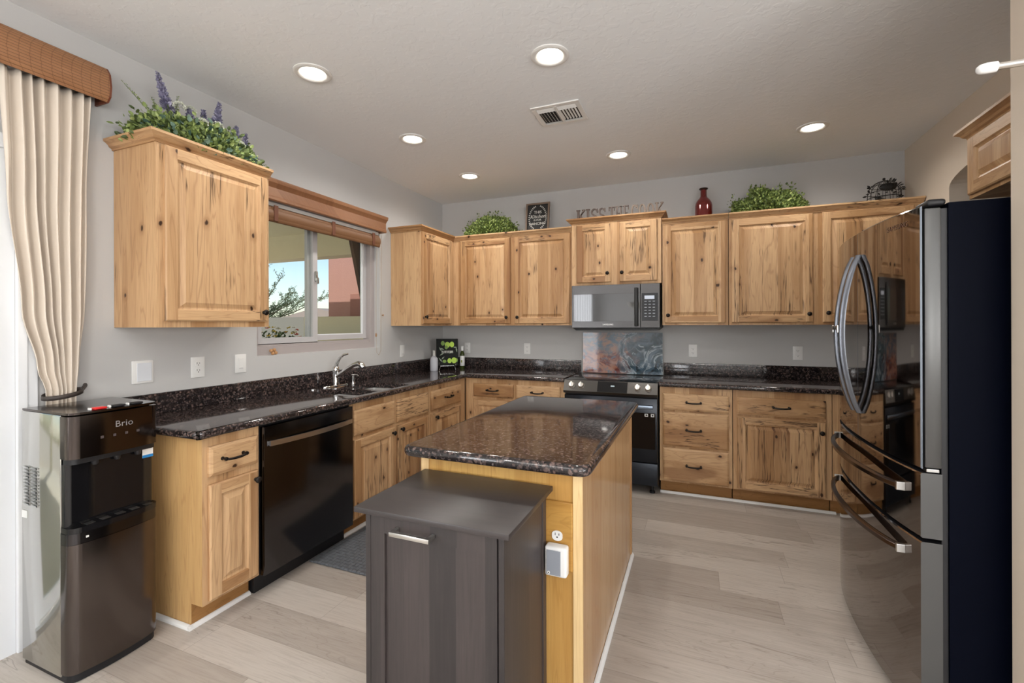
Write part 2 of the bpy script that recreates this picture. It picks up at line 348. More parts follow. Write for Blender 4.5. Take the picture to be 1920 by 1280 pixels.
wall_cells('wall_rear', 'y', [0, 3.75, 6.05, 6.4], [0, .6, 2.3, H], [(3.75, 6.05, .6, 2.3)], -8.5, -8.4, WALL)
def bars(g, F, u0, u1, z0, z1, w, n0, n1, mull=()):
    F.box(g, u0, u0+w, z0, z1, n0, n1); F.box(g, u1-w, u1, z0, z1, n0, n1); F.box(g, u0+w, u1-w, z0, z0+w, n0, n1); F.box(g, u0+w, u1-w, z1-w, z1, n0, n1)
    for m in mull: F.box(g, m-w/2, m+w/2, z0+w, z1-w, n0, n1)
    return g
RWn = Fr((0, -8.4, 0), (1, 0, 0), (0, 1, 0))
struct('window_2', bars(G(), RWn, 3.75, 6.05, .6, 2.3, .06, .10, .15, (4.9,)), VINYL)
SWn = Fr((6.4, 0, 0), (0, 1, 0), (-1, 0, 0))
struct('window_3', bars(G(), SWn, -6.75, -4.45, .75, 2.25, .06, .10, .15, (-5.6,)), VINYL)
struct('window_4', bars(G(), LW, -8.05, -5.95, .4, 2.3, .06, .10, .15, (-7.75, -7.5, -7.25, -7.0, -6.75, -6.5, -6.25)), VINYL)
# kitchen window over the sink
FRC = simple('taupe_window_frame', (.40, .36, .355), .4); FRL = simple('light_window_sash', (.50, .49, .50), .4)
w1 = bpy.data.objects.new('window_1', None); COL.objects.link(w1); OFF['window_1'] = Vector((0, (WY0+WY1)/2, WZ0)); w1.location = OFF['window_1']; w1['kind'] = 'structure'
g = bars(G(), LW, WY0, WY1, WZ0, WZ1, .055, -.14, -.06); LW.box(g, WY0+.055, WY1-.055, WZ0+.055, WZ0+.075, -.12, -.075)
build('frame', g, FRC, w1)
build('sash', bars(G(), LW, WY0+.05, -1.765, WZ0+.07, WZ1-.05, .045, -.105, -.075), FRL, w1)
build('sash', bars(G(), LW, -1.835, WY1-.055, WZ0+.085, WZ1-.05, .04, -.135, -.107), FRL, w1)
g = bars(G(), LW, -1.80, WY1-.095, WZ0+.12, WZ1-.09, .012, -.128, -.112); build('glazing_bead', g, VINYL, w1)
build('glass', LW.box(G(), WY0+.09, -1.80, WZ0+.11, WZ1-.09, -.092, -.088), GLASS, w1)
build('glass', LW.box(G(), -1.80, WY1-.09, WZ0+.12, WZ1-.09, -.122, -.118), GLASS, w1)
g = G(); LW.box(g, -1.80, -1.775, 1.72, 1.80, -.075, -.055, 0, .008); LW.box(g, -1.797, -1.780, 1.70, 1.75, -.058, -.04, 0, .006); build('latch', g, STEEL, w1, smooth=40)
# sliding glass door on the left
d1 = bpy.data.objects.new('door_1', None); COL.objects.link(d1); OFF['door_1'] = Vector((0, (DY0+DY1)/2, 0)); d1.location = OFF['door_1']; d1['kind'] = 'structure'
g = G(); LW.box(g, DY1-.05, DY1, 0, DZ1, -.14, -.0); LW.box(g, DY1-.09, DY1-.05, .02, DZ1-.05, -.14, -.04); LW.box(g, DY0, DY0+.05, 0, DZ1, -.14, 0); LW.box(g, DY0+.05, DY1-.05, DZ1-.05, DZ1, -.14, 0)
build('door_frame', g, VINYL, d1)
g = G(); LW.box(g, DY0+.05, DY1-.05, 0, .03, -.14, -.01); LW.box(g, DY0+.05, DY1-.05, .03, .045, -.07, -.06); build('threshold_track', g, STEEL, d1)
build('door_sash', bars(G(), LW, -4.46, DY1-.07, .045, DZ1-.05, .075, -.10, -.055), VINYL, d1)
build('door_sash', bars(G(), LW, DY0+.05, -4.40, .045, DZ1-.05, .075, -.14, -.105), VINYL, d1)
build('glass', LW.box(G(), -4.39, DY1-.14, .12, DZ1-.12, -.08, -.076), GLASS, d1)
build('glass', LW.box(G(), DY0+.12, -4.47, .12, DZ1-.12, -.125, -.121), GLASS, d1)
g = G(); LW.box(g, DY1, DY1+.035, 0, DZ1+.06, .0, .018, 0, .004); LW.box(g, DY1+.035, DY1+.07, 0, DZ1+.06, .0, .010, 0, .003); LW.box(g, DY0-.06, DY1, DZ1, DZ1+.06, 0, .018, 0, .004)
struct('trim_1', g, VINYL)
# white quarter-round mouldings on the floor
def qround(name, pts):
    g = G(); r = .016
    for (x0, y0, x1, y1, nx, ny) in pts:
        pr = [(0, 0), (r, 0), (r*.92, r*.45), (r*.7, r*.8), (r*.35, r*1.05), (0, r*1.1)]
        vs = [(x0+nx*a, y0+ny*a, b) for a, b in pr]+[(x1+nx*a, y1+ny*a, b) for a, b in pr]; n = len(pr)
        g.add(vs, [tuple(range(n)), tuple(range(n, 2*n))]+[(i, (i+1) % n, n+(i+1) % n, n+i) for i in range(n)])
    return struct(name, g, TRIM)
TKN = .53
qround('trim_2', [(0.0, -3.122, .546, -3.122, 0, -1), (TKN+.001, -3.138, TKN+.001, -2.832, 1, 0), (TKN+.001, -2.165, TKN+.001, -.58, 1, 0)])
qround('trim_3', [(2.388, -.551, 3.60, -.551, 0, -1)])
qround('trim_4', [(2.3045, -2.96, 2.3045, -1.70, 1, 0), (1.64, -2.9415, 2.3205, -2.9415, 0, -1)])
qround('baseboard_left', [(.0005, -3.42, .0005, -3.14, 1, 0)])

# ================================================================== CABINETS
ENDP = hickory('hickory_end_panel', False, plank=.22, figure=False, light=(.60, .38, .165), mid=(.52, .305, .12), heart=(.36, .18, .06))
def panel_door(F, u0, u1, z0, z1, n, rail=.058):
    g = G(); L = [(0, 0), (0, .014), (.006, .019), (rail-.004, .019), (rail+.001, .010), (rail+.009, .007), (rail+.013, .0075), (rail+.034, .0175)]
    def ring(i): d, h = L[i]; return [F.p(u0+d, z0+d, n+h), F.p(u1-d, z0+d, n+h), F.p(u1-d, z1-d, n+h), F.p(u0+d, z1-d, n+h)]
    for i in range(len(L)-1):
        a, b = ring(i), ring(i+1)
        if i == 2:   # stiles run full height, rails between them
            d0, d1, h = L[2][0], L[3][0], .019
            for (ua, ub, za, zb, mi) in ((u0+d0, u0+d1, z0+d0, z1-d0, 0), (u1-d1, u1-d0, z0+d0, z1-d0, 0), (u0+d1, u1-d1, z0+d0, z0+d1, 1), (u0+d1, u1-d1, z1-d1, z1-d0, 1)):
                g.quad(F.p(ua, za, n+h), F.p(ub, za, n+h), F.p(ub, zb, n+h), F.p(ua, zb, n+h), mi)
        else:
            for k in range(4): g.quad(a[k], a[(k+1) % 4], b[(k+1) % 4], b[k], 1 if (k in (0, 2) and i < 4) else 0)
    r = ring(len(L)-1); g.quad(*r, 0); a = ring(0); g.quad(*a[::-1], 0); return g
def slab(F, u0, u1, z0, z1, n):
    g = G(); L = [(0, 0), (0, .012), (.004, .015), (.014, .019)]
    def ring(i): d, h = L[i]; return [F.p(u0+d, z0+d, n+h), F.p(u1-d, z0+d, n+h), F.p(u1-d, z1-d, n+h), F.p(u0+d, z1-d, n+h)]
    for i in range(len(L)-1):
        a, b = ring(i), ring(i+1)
        for k in range(4): g.quad(a[k], a[(k+1) % 4], b[(k+1) % 4], b[k])
    g.quad(*ring(3)); g.quad(*ring(0)[::-1]); return g
def knob_geo(F, u, z, n):
    return lathe(G(), F.p(u, z, n), F.N, [(.009, 0), (.009, .003), (.005, .006), (.005, .012), (.013, .016), (.0165, .021), (.0165, .024), (.012, .029), (.0, .031)], 16)
def pull_geo(F, u, z, n, hw=.052):
    g = G()
    for s in (-1, 1): lathe(g, F.p(u+s*hw, z, n), F.N, [(.0085, 0), (.0085, .004), (.006, .008), (.006, .02), (.0095, .024), (.0085, .031), (.0, .034)], 12)
    pts = [F.p(u+hw*math.cos(t*PI/10), z-.006*math.sin(t*PI/10), n+.024+.008*math.sin(t*PI/10)) for t in range(11)]
    return tube(g, pts, [.0045+.0018*math.sin(t*PI/10) for t in range(11)], 8)
def crown_geo(F, u0, u1, dep, z, L=True, R=True, hgt=.048, out=.042, back=.002):
    g = G(); pr = [(0, 0), (.006, 0), (.008, .008), (.018, .014), (.024, .024), (.034, .032), (out, .036), (out, hgt), (0, hgt)]
    pr = [(a*out/.042, b*hgt/.048) for a, b in pr]; vs = []; segs = 0
    def path(o):
        P = []
        if L: P.append((u0-o, back))
        P.append((u0-(o if L else 0), dep+o)); P.append((u1+(o if R else 0), dep+o))
        if R: P.append((u1+o, back))
        return P
    np_ = len(path(0))
    for o, h in pr: vs += [F.p(u, z+h, n) for u, n in path(o)]
    fs = [(i*np_+k, i*np_+k+1, (i+1)*np_+k+1, (i+1)*np_+k) for i in range(len(pr)-1) for k in range(np_-1)]
    m = len(pr)-1; fs += [(m*np_+k, m*np_+k+1, k+1, k) for k in range(np_-1)]
    fs += [tuple(i*np_ for i in range(len(pr))), tuple(i*np_+np_-1 for i in range(len(pr)))]
    return g.add(vs, fs)
def cabinet(name, label, F, u0, u1, dep, z0, z1, doors=(), drawers=(), crown=None, toe=False, seed=.3, fig=.2, endmat=None, loc=None, hgt=.048, hollow=False):
    c = F.p((u0+u1)/2, 0 if toe else z0, dep/2)
    t = thing(name, label, 'cabinet', c)
    g = G()
    if hollow:
        F.box(g, u0+.0008, u1-.0008, z0, z1, dep-.012, dep); F.box(g, u0+.0008, u0+.018, z0, z1, .003, dep-.012); F.box(g, u1-.018, u1-.0008, z0, z1, .003, dep-.012)
        F.box(g, u0+.018, u1-.018, z0, z0+.018, .003, dep-.012)
    else: F.box(g, u0+.0008, u1-.0008, z0, z1, .003, dep)
    b = build('cabinet_body', g, [HV, endmat or HV], t, col=(fig*.35, seed))
    if endmat:
        for p in b.data.polygons:
            if abs(p.normal.dot(F.U)) > .9: p.material_index = 1
    if toe:
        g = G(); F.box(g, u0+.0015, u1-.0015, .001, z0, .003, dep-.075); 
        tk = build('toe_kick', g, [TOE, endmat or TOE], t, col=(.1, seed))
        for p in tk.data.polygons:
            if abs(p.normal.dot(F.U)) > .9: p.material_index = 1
    if crown: build('crown_moulding', crown_geo(F, u0, u1, dep, z1-.02, *crown, hgt=hgt), HH, t, col=(.1, seed+.07))
    for i, d in enumerate(doors):
        a, b_, c0, c1, ku, kz = d[:6]; fg = d[6] if len(d) > 6 else fig
        dr = build('door', panel_door(F, a, b_, c0, c1, dep+.001), [HV, HH], t, col=(fg, (seed*3.1+i*.37+.11) % 1))
        if ku is not None: build('knob', knob_geo(F, ku, kz, dep+.020), BRONZE, dr, smooth=50)
    for i, d in enumerate(drawers):
        a, b_, c0, c1, pu = d[:5]; fg = d[5] if len(d) > 5 else fig
        dr = build('drawer' if pu is not None else 'false_front', slab(F, a, b_, c0, c1, dep+.001), HH, t, col=(fg, (seed*5.3+i*.29+.2) % 1))
        if pu is not None: build('pull', pull_geo(F, pu, (c0+c1)/2+.004, dep+.020), BRONZE, dr, smooth=50)
    return t
UZ0, UZ1 = 1.372, 2.262
UD = .33
cabinet('wall_cabinet', 'hickory wall cabinet with one raised-panel door left of the window, greenery on top', LW, -3.147, -2.54, UD, UZ0, UZ1,
        [(-3.115, -2.56, 1.402, 2.238, -2.592, 1.455, .65)], crown=(True, False), seed=.13, fig=.4)
cabinet('wall_cabinet', 'narrow-looking hickory wall cabinet on the window wall, in the room corner right of the window', LW, -.945, -.335, UD, UZ0, UZ1,
        [(-.93, -.395, 1.39, 2.238, -.898, 1.455, .75)], crown=(True, False), seed=.57, fig=.3)
cabinet('wall_cabinet', 'two-door hickory wall cabinet on the back wall between the corner and the microwave', BW, .0, 1.588, UD, UZ0, UZ1,
        [(.415, .968, 1.39, 2.238, .935, 1.452, .6), (1.015, 1.572, 1.39, 2.238, 1.05, 1.452, .55)], crown=(False, False), seed=.31, fig=.3)
cabinet('wall_cabinet', 'short two-door hickory cabinet directly above the microwave', BW, 1.592, 2.388, UD+.02, 1.738, 2.325,
        [(1.643, 1.958, 1.76, 2.292, 1.928, 1.84, .5), (2.032, 2.352, 1.76, 2.292, 2.055, 1.84, .8)], crown=(True, True), seed=.77, fig=.3)
cabinet('wall_cabinet', 'single-door hickory wall cabinet immediately right of the microwave, red bottle on top', BW, 2.392, 2.912, UD, UZ0, UZ1,
        [(2.412, 2.89, 1.39, 2.238, 2.442, 1.456, .5)], crown=(False, False), seed=.05, fig=.25)
cabinet('wall_cabinet', 'two-door hickory wall cabinet on the back wall, partly behind the refrigerator', BW, 2.916, 4.186, UD, UZ0, UZ1,
        [(2.937, 3.508, 1.39, 2.238, 3.478, 1.456, .6), (3.569, 4.13, 1.39, 2.238, 3.602, 1.462, .6)], crown=(False, False), seed=.91, fig=.3)
cabinet('wall_cabinet', 'hickory cabinet mounted high on the tan wall above the refrigerator', RW, 1.70, 2.574, UD, 1.96, UZ1,
        [(1.725, 2.13, 1.975, 2.238, None, 0, .4), (2.15, 2.555, 1.975, 2.238, None, 0, .4)], crown=(True, False), seed=.45, fig=.3)
# base cabinets
BD, BZ0, BZ1 = .605, .112, .874
cabinet('base_cabinet', 'hickory base cabinet with one drawer and one door beside the water dispenser', LW, -3.12, -2.832, BD, BZ0, BZ1,
        [(-3.095, -2.848, .128, .655, -2.866, .612, .15)], [(-3.095, -2.848, .69, .828, -2.985, .15)], toe=True, seed=.21, fig=.1, endmat=ENDP)
cabinet('sink_cabinet', 'hickory sink base cabinet with two doors and two blank drawer fronts right of the dishwasher', LW, -2.168, -1.252, BD, BZ0, BZ1,
        [(-2.150, -1.728, .128, .635, -1.755, .597, .75), (-1.690, -1.272, .128, .635, -1.655, .605, .95)],
        [(-2.150, -1.728, .662, .828, None, .1), (-1.690, -1.272, .662, .828, None, 1.)], toe=True, seed=.63, fig=.3, hollow=True)
cabinet('base_cabinet', 'hickory base cabinet with drawer and door on the window wall next to the corner', LW, -1.248, -.610, BD, BZ0, BZ1,
        [(-1.222, -.715, .128, .635, -1.165, .600, .8)], [(-1.222, -.715, .662, .828, -.965, .6)], toe=True, seed=.83, fig=.3)
cabinet('base_cabinet', 'two-drawer two-door hickory base cabinet left of the range on the back wall', BW, .610, 1.594, BD, BZ0, BZ1,
        [(.700, 1.107, .128, .68, 1.08, .62, .5), (1.139, 1.553, .128, .68, 1.165, .62, .4)],
        [(.700, 1.107, .705, .828, .905, .45), (1.139, 1.553, .705, .828, 1.345, .35)], toe=True, seed=.39, fig=.2)
cabinet('drawer_cabinet', 'hickory base cabinet with three stacked drawers right of the range', BW, 2.388, 2.922, BD, BZ0, BZ1, [],
        [(2.415, 2.896, .692, .823, 2.645, .35), (2.415, 2.896, .402, .676, 2.645, .3), (2.415, 2.896, .125, .386, 2.645, .35)], toe=True, seed=.17, fig=.3)
cabinet('base_cabinet', 'hickory base cabinet with wide drawer above a heavily figured door, nearest the refrigerator', BW, 2.926, 3.565, BD, BZ0, BZ1,
        [(2.955, 3.526, .125, .672, 3.500, .595, 1.)], [(2.955, 3.526, .692, .823, 3.245, .5)], toe=True, seed=.71, fig=.2)
cabinet('base_cabinet', 'plain hickory filler cabinet on the back wall behind the refrigerator', BW, 3.569, 4.186, BD, BZ0, BZ1, [], [], toe=True, seed=.5, fig=.2)

# ================================================================== WORKTOPS
def slabtop(cells, z0, z1, rbev, is_front, seg=4):
    """horizontal slab made of grid cells, bullnosed where is_front(edge midpoint) says so"""
    bm = bmesh.new(); vd = {}
    def V(x, y):
        k = (round(x, 4), round(y, 4))
        if k not in vd: vd[k] = bm.verts.new((x, y, z1))
        return vd[k]
    for (x0, x1, y0, y1) in cells: bm.faces.new([V(x0, y0), V(x1, y0), V(x1, y1), V(x0, y1)])
    r = bmesh.ops.extrude_face_region(bm, geom=bm.faces[:])
    vs = [e for e in r['geom'] if isinstance(e, bmesh.types.BMVert)]
    bmesh.ops.translate(bm, verts=vs, vec=(0, 0, z0-z1)); bmesh.ops.recalc_face_normals(bm, faces=bm.faces)
    vert = [e for e in bm.edges if abs(e.verts[0].co.z-e.verts[1].co.z) > .01 and is_front(e.verts[0].co.x, e.verts[0].co.y) == 2]
    if vert: bmesh.ops.bevel(bm, geom=vert, offset=.045, segments=5, profile=.5, affect='EDGES')
    es = [e for e in bm.edges if abs(e.verts[0].co.z-e.verts[1].co.z) < .001 and len(e.link_faces) == 2 and abs(e.link_faces[0].normal.dot(e.link_faces[1].normal)) < .3
          and is_front(*((e.verts[0].co+e.verts[1].co)/2)[:2])]
    if rbev: bmesh.ops.bevel(bm, geom=es, offset=rbev, segments=seg, profile=.5, affect='EDGES')
    bm.verts.index_update(); g = G().add([v.co[:] for v in bm.verts], [[v.index for v in f.verts] for f in bm.faces]); bm.free(); return g
CT0, CT1 = .876, .914
xs = [.0015, .24, .59, .650]; S = [(-2.12, -1.875), (-1.825, -1.49)]
ysL = [-3.170, -2.12, -1.875, -1.825, -1.49, -.650, -.0015]
cells = []
for i in range(3):
    for k in range(6):
        if i == 1 and k in (1, 3): continue
        cells.append((xs[i], xs[i+1], ysL[k], ysL[k+1]))
cells.append((.650, 1.598, -.650, -.0015))
def fr1(x, y):
    if x > .648 and y < -3.168: return 2
    return 1 if (abs(x-.650) < .012 and y < -.64) or y < -3.16 or (abs(y+.650) < .004 and .65 < x < 1.59) else 0
g = slabtop(cells, CT0, CT1, .0155, fr1)
wt = build('worktop', g, GR, loc=(.3, -1.8, CT1), smooth=40)
tag(wt, 'dark brown granite L-shaped worktop with upstand under the window and along to the range', 'countertop')
g = G(); box(g, .0015, .022, -3.176, -.0015, CT1+.0005, 1.022, 0, .003); box(g, .0225, 1.598, -.022, -.0015, CT1+.0005, 1.022, 0, .003)
build('backsplash', g, GR, wt, smooth=40)
g = slabtop([(2.384, 4.186, -.650, -.0015)], CT0, CT1, .0155, lambda x, y: 1 if abs(y+.650) < .004 and x < 4.1 else 0)
wt2 = build('worktop', g, GR, loc=(3.2, -.3, CT1), smooth=40); tag(wt2, 'dark brown granite worktop with upstand between the range and the refrigerator', 'countertop')
build('backsplash', box(G(), 2.384, 4.186, -.022, -.0015, CT1+.0005, 1.022, 0, .003), GR, wt2, smooth=40)
# sink
sk = thing('kitchen_sink', 'stainless steel double-bowl sink set under the granite below the window', 'sink', (.41, -1.8, .70))
for (ya, yb) in S:
    g = G(); x0, x1, e = .238, .592, .002; y0, y1 = ya-e, yb+e; zt, zb, r = CT0-.003, .69, .03
    def rr(i, z, inset):
        P = []
        for cx_, cy_, a0 in ((x1-inset-r, y1-inset-r, 0), (x0+inset+r, y1-inset-r, 90), (x0+inset+r, y0+inset+r, 180), (x1-inset-r, y0+inset+r, 270)):
            for k in range(5): a = math.radians(a0+k*22.5); P.append((cx_+r*math.cos(a), cy_+r*math.sin(a), z))
        return P
    rings = [rr(0, zt, -.012), rr(0, zt, .0), rr(0, zb+.03, .006), rr(0, zb+.008, .016), rr(0, zb, .035)]
    vs = sum(rings, []); n = 20
    fs = [(i*n+k, i*n+(k+1) % n, (i+1)*n+(k+1) % n, (i+1)*n+k) for i in range(4) for k in range(n)]+[tuple(range(4*n, 5*n))]
    g.add(vs, fs); b = build('bowl', g, simple('satin_steel_bowl', (.62, .62, .61), .36, .65), sk, smooth=50)
    md = b.modifiers.new('s', 'SOLIDIFY'); md.thickness = -.0015
    cx_, cy_ = .41, (ya+yb)/2; build('drain', lathe(G(), (cx_, cy_, zb+.001), (0, 0, 1), [(.045, 0), (.045, .003), (.036, .004), (.030, -.0), (.0, -.0)], 20), CHROME, b, smooth=40)
# faucet
fx, fy = .105, -1.765
f = thing('kitchen_faucet', 'chrome single-handle pull-out faucet behind the left sink bowl', 'faucet', (fx, fy, CT1))
g = G(); P = [(fx, fy+math.cos(a)*1.0, 0) for a in (0,)]
vs = []; n = 24
for h, s in ((0, 1), (.006, 1), (.010, .94)):
    for k in range(n): a = 2*PI*k/n; vs.append((fx+.03*s*math.cos(a), fy+.125*s*math.sin(a), CT1+.0005+h))
g.add(vs, [(i*n+k, i*n+(k+1) % n, (i+1)*n+(k+1) % n, (i+1)*n+k) for i in range(2) for k in range(n)]+[tuple(range(2*n, 3*n)), tuple(range(n))[::-1]])
build('deck_plate', g, CHROME, f, smooth=50)
build('faucet_body', lathe(G(), (fx, fy, CT1+.010), (0, 0, 1), [(.027, 0), (.026, .03), (.023, .06), (.024, .10), (.027, .115), (.024, .135), (.012, .145), (.0, .147)], 20), CHROME, f, smooth=50)
sp = [(fx+.01, fy, CT1+.075), (fx+.05, fy+.01, CT1+.10), (fx+.10, fy+.02, CT1+.135), (fx+.15, fy+.03, CT1+.165), (fx+.185, fy+.037, CT1+.175), (fx+.21, fy+.042, CT1+.165), (fx+.222, fy+.045, CT1+.145)]
build('spout', tube(G(), sp, [.019, .018, .017, .017, .020, .022, .021], 14), CHROME, f, smooth=50)
hd = [(fx, fy, CT1+.14), (fx+.01, fy-.0, CT1+.175), (fx+.035, fy+.005, CT1+.215), (fx+.07, fy+.01, CT1+.24), (fx+.105, fy+.015, CT1+.247)]
build('handle', tube(G(), hd, [.017, .013, .010, .008, .006], 12), CHROME, f, smooth=50)
t = thing('soap_dispenser', 'small chrome soap dispenser to the right of the faucet', 'soap dispenser', (.105, -1.575, CT1))
build('pump_body', lathe(G(), (.105, -1.575, CT1+.0005), (0, 0, 1), [(.022, 0), (.022, .004), (.014, .006), (.012, .04), (.015, .06), (.0, .061)], 16), CHROME, t, smooth=50)
g = lathe(G(), (.105, -1.575, CT1+.060), (0, 0, 1), [(.014, 0), (.019, .006), (.017, .012), (.0, .014)], 16); tube(g, [(.105, -1.575, CT1+.068), (.15, -1.575, CT1+.066), (.16, -1.575, CT1+.058)], .005, 8); build('pump_head', g, CHROME, t, smooth=50)
t = build('sink_hole_cover', lathe(G(), (.105, -1.99, CT1+.0005), (0, 0, 1), [(.022, 0), (.022, .004), (.014, .008), (.0, .009)], 18), CHROME, loc=(.105, -1.99, CT1), smooth=50)
tag(t, 'round chrome hole cover on the worktop left of the faucet', 'hole cover')

# ================================================================== ISLAND
IX0, IX1, IY0, IY1 = 1.648, 2.303, -2.94, -1.705
t = thing('kitchen_island', 'golden wood kitchen island with plain veneered side under a granite top', 'kitchen island', ((IX0+IX1)/2, (IY0+IY1)/2, 0))
b = build('island_body', box(G(), IX0, IX1, IY0+.006, IY1, .001, .873), [GV, GS], t, col=(0, .4))
for p in b.data.polygons:
    if abs(p.normal.x) > .9: p.material_index = 1
for x0 in (IX0, IX1-.034): build('edge_strip', box(G(), x0+.0003, x0+.0337, IY0-.001, IY0+.0055, .002, .872), PALE, t, col=(0, .2))
g = G(); box(g, IX1+.0002, IX1+.006, IY1-.022, IY1+.004, .018, .872); build('corner_bead', g, HV, t, col=(.1, .6))
g = box(G(), 2.162, 2.268, IY0-.007, IY0+.005, .515, .757, 0, .004); cp = build('outlet_cover_plate', g, hickory('golden_plate_wood', True, plank=.3, figure=False, light=(.52, .29, .075), mid=(.46, .24, .055), heart=(.32, .15, .03)), t, col=(0, .7))
def outlet_face(g, F, u, z, n, w=.0335, h=.028, mi=0):
    pts = []
    for k in range(20):
        a = 2*PI*k/20; pts.append((u+max(-w/2, min(w/2, math.cos(a)*w*.56)), z+math.sin(a)*h/2))
    return prism(g, pts, lambda a, b, hh: F.p(a, b, hh), n, n+.003, mi)
def outlet_slots(g, F, u, z, n, mi=1):
    F.box(g, u-.008, u-.0058, z-.001, z+.008, n, n+.0005, mi); F.box(g, u+.0055, u+.0080, z-.001, z+.0065, n, n+.0005, mi)
    prism(g, [(u+.0028*math.cos(k*PI/5), z-.0075+.0028*math.sin(k*PI/5)) for k in range(10)], lambda a, b, hh: F.p(a, b, hh), n, n+.0005, mi)
g = outlet_face(G(), FF, 2.214, .637, -IY0+.0075, .038, .036); outlet_slots(g, FF, 2.214, .640, -IY0+.0106); build('socket', g, [PLATE, SLOT], cp, smooth=30)
pd = thing('plug_in_device', 'white plug-in device with grey front in the island outlet', 'plug-in device', (2.215, IY0-.02, .565))
build('housing', box(G(), 2.180, 2.258, IY0-.050, IY0-.012, .512, .615, 0, .008, 3), PLATE, pd, smooth=40)
build('plug_base', box(G(), 2.19, 2.245, IY0-.0125, IY0-.0095, .53, .60), PLATE, pd)
build('front_panel', box(G(), 2.188, 2.238, IY0-.0535, IY0-.0502, .520, .604, 0, .001), simple('grey_panel', (.28, .30, .34), .5), pd)
build('button', lathe(G(), (2.196, IY0-.0536, .527), (0, -1, 0), [(.005, 0), (.005, .001), (.0, .0011)], 14), PLATE, pd)
build('button', lathe(G(), (2.196, IY0-.0548, .527), (0, -1, 0), [(.0025, 0), (.0, .0002)], 10), SLOT, pd)
g = slabtop([(1.612, 2.348, -3.035, -1.675)], CT0, CT1+.002, .018, lambda x, y: 2, 5)
it = build('worktop', g, GR, loc=(2., -2.3, CT1), smooth=40); tag(it, 'polished brown granite top of the kitchen island with rounded edge', 'countertop')

# dark tilt-out bin cabinet
BX0, BX1, BY0, BY1, BZT = 1.672, 2.200, -3.358, -2.952, .812
bc = thing('tilt_out_bin_cabinet', 'dark brown tilt-out waste bin cabinet standing against the end of the island', 'cabinet', ((BX0+BX1)/2, (BY0+BY1)/2, 0))
build('cabinet_top', box(G(), BX0, BX1, BY0, BY1, BZT-.018, BZT, 0, .003), BINT, bc, smooth=40)
g = G(); sx0, sx1, sy0, sy1 = BX0+.03, BX1-.028, BY0+.022, BY1-.004
box(g, sx0, sx0+.018, sy0, sy1, .002, BZT-.0185); box(g, sx1-.018, sx1, sy0+.03, sy1-.035, .03, BZT-.0185)
box(g, sx1-.014, sx1+.004, sy0, sy0+.032, .002, BZT-.0185, 0, .002); box(g, sx1-.014, sx1+.004, sy1-.035, sy1, .002, BZT-.0185, 0, .002)
box(g, sx0+.018, sx1-.018, sy1-.012, sy1-.004, .03, BZT-.0185); box(g, sx0+.018, sx1-.018, sy0+.03, sy1-.012, .03, .045); box(g, sx0+.018, sx1-.014, sy0+.004, sy0+.02, .04, .075)
build('cabinet_body', g, BINV, bc, smooth=None)
fx0, fx1, fz0, fz1, fn = sx0+.021, sx1-.017, .085, BZT-.024, -sy0
g = G(); rl = .052
FF.box(g, fx0, fx0+rl, fz0, fz1, fn-.014, fn+.002); FF.box(g, fx1-rl, fx1, fz0, fz1, fn-.014, fn+.002); FF.box(g, fx0+rl, fx1-rl, fz1-rl, fz1, fn-.014, fn+.0018); FF.box(g, fx0+rl, fx1-rl, fz0, fz0+rl, fn-.014, fn+.0018)
FF.box(g, fx0+rl-.002, fx1-rl+.002, fz0+rl-.002, fz1-rl+.002, fn-.014, fn-.006)
td = build('tilt_door', g, BINV, bc)
g = G(); hx = (fx0+fx1)/2-.05; hz = fz1-.030
for s in (-1, 1): FF.box(g, hx+s*.063-.006, hx+s*.063+.006, hz-.006, hz+.006, fn+.002, fn+.034, 0, .001)
FF.box(g, hx-.069, hx+.069, hz-.0065, hz+.0065, fn+.030, fn+.042, 0, .0015); build('handle', g, NICKEL, td, smooth=30)

# ================================================================== DISHWASHER
t = thing('dishwasher', 'black stainless dishwasher with bowed bar handle in the window-wall base run', 'dishwasher', (.3, -2.5, 0))
D0, D1 = -2.826, -2.174
g = G(); LW.box(g, D0+.002, D1-.002, .105, .868, .01, .598); build('tub', g, BLKM, t)
g = G(); LW.box(g, D0+.004, D1-.004, .105, .862, .600, .632, 0, .003); build('door', g, BSD, t, smooth=40)
g = G(); LW.box(g, D0+.004, D1-.004, .002, .10, .02, .556); build('toe_panel', g, BLKM, t)
g = G(); vs = []; M_ = 14
for i in range(M_+1):
    u = D0+.028+(D1-D0-.056)*i/M_; s = 1-(2*i/M_-1)**2; n = .640+.030*s
    for dn, dz in ((0, -.013), (.010, -.013), (.010, .013), (0, .013)): vs.append(LW.p(u, .775+dz, n+dn))
g.add(vs, [(i*4+k, i*4+(k+1) % 4, (i+1)*4+(k+1) % 4, (i+1)*4+k) for i in range(M_) for k in range(4)]+[(0, 1, 2, 3), (M_*4, M_*4+3, M_*4+2, M_*4+1)])
for u in (D0+.034, D1-.034): LW.box(g, u-.006, u+.006, .765, .785, .632, .642)
build('handle', g, STEEL, t, smooth=30)

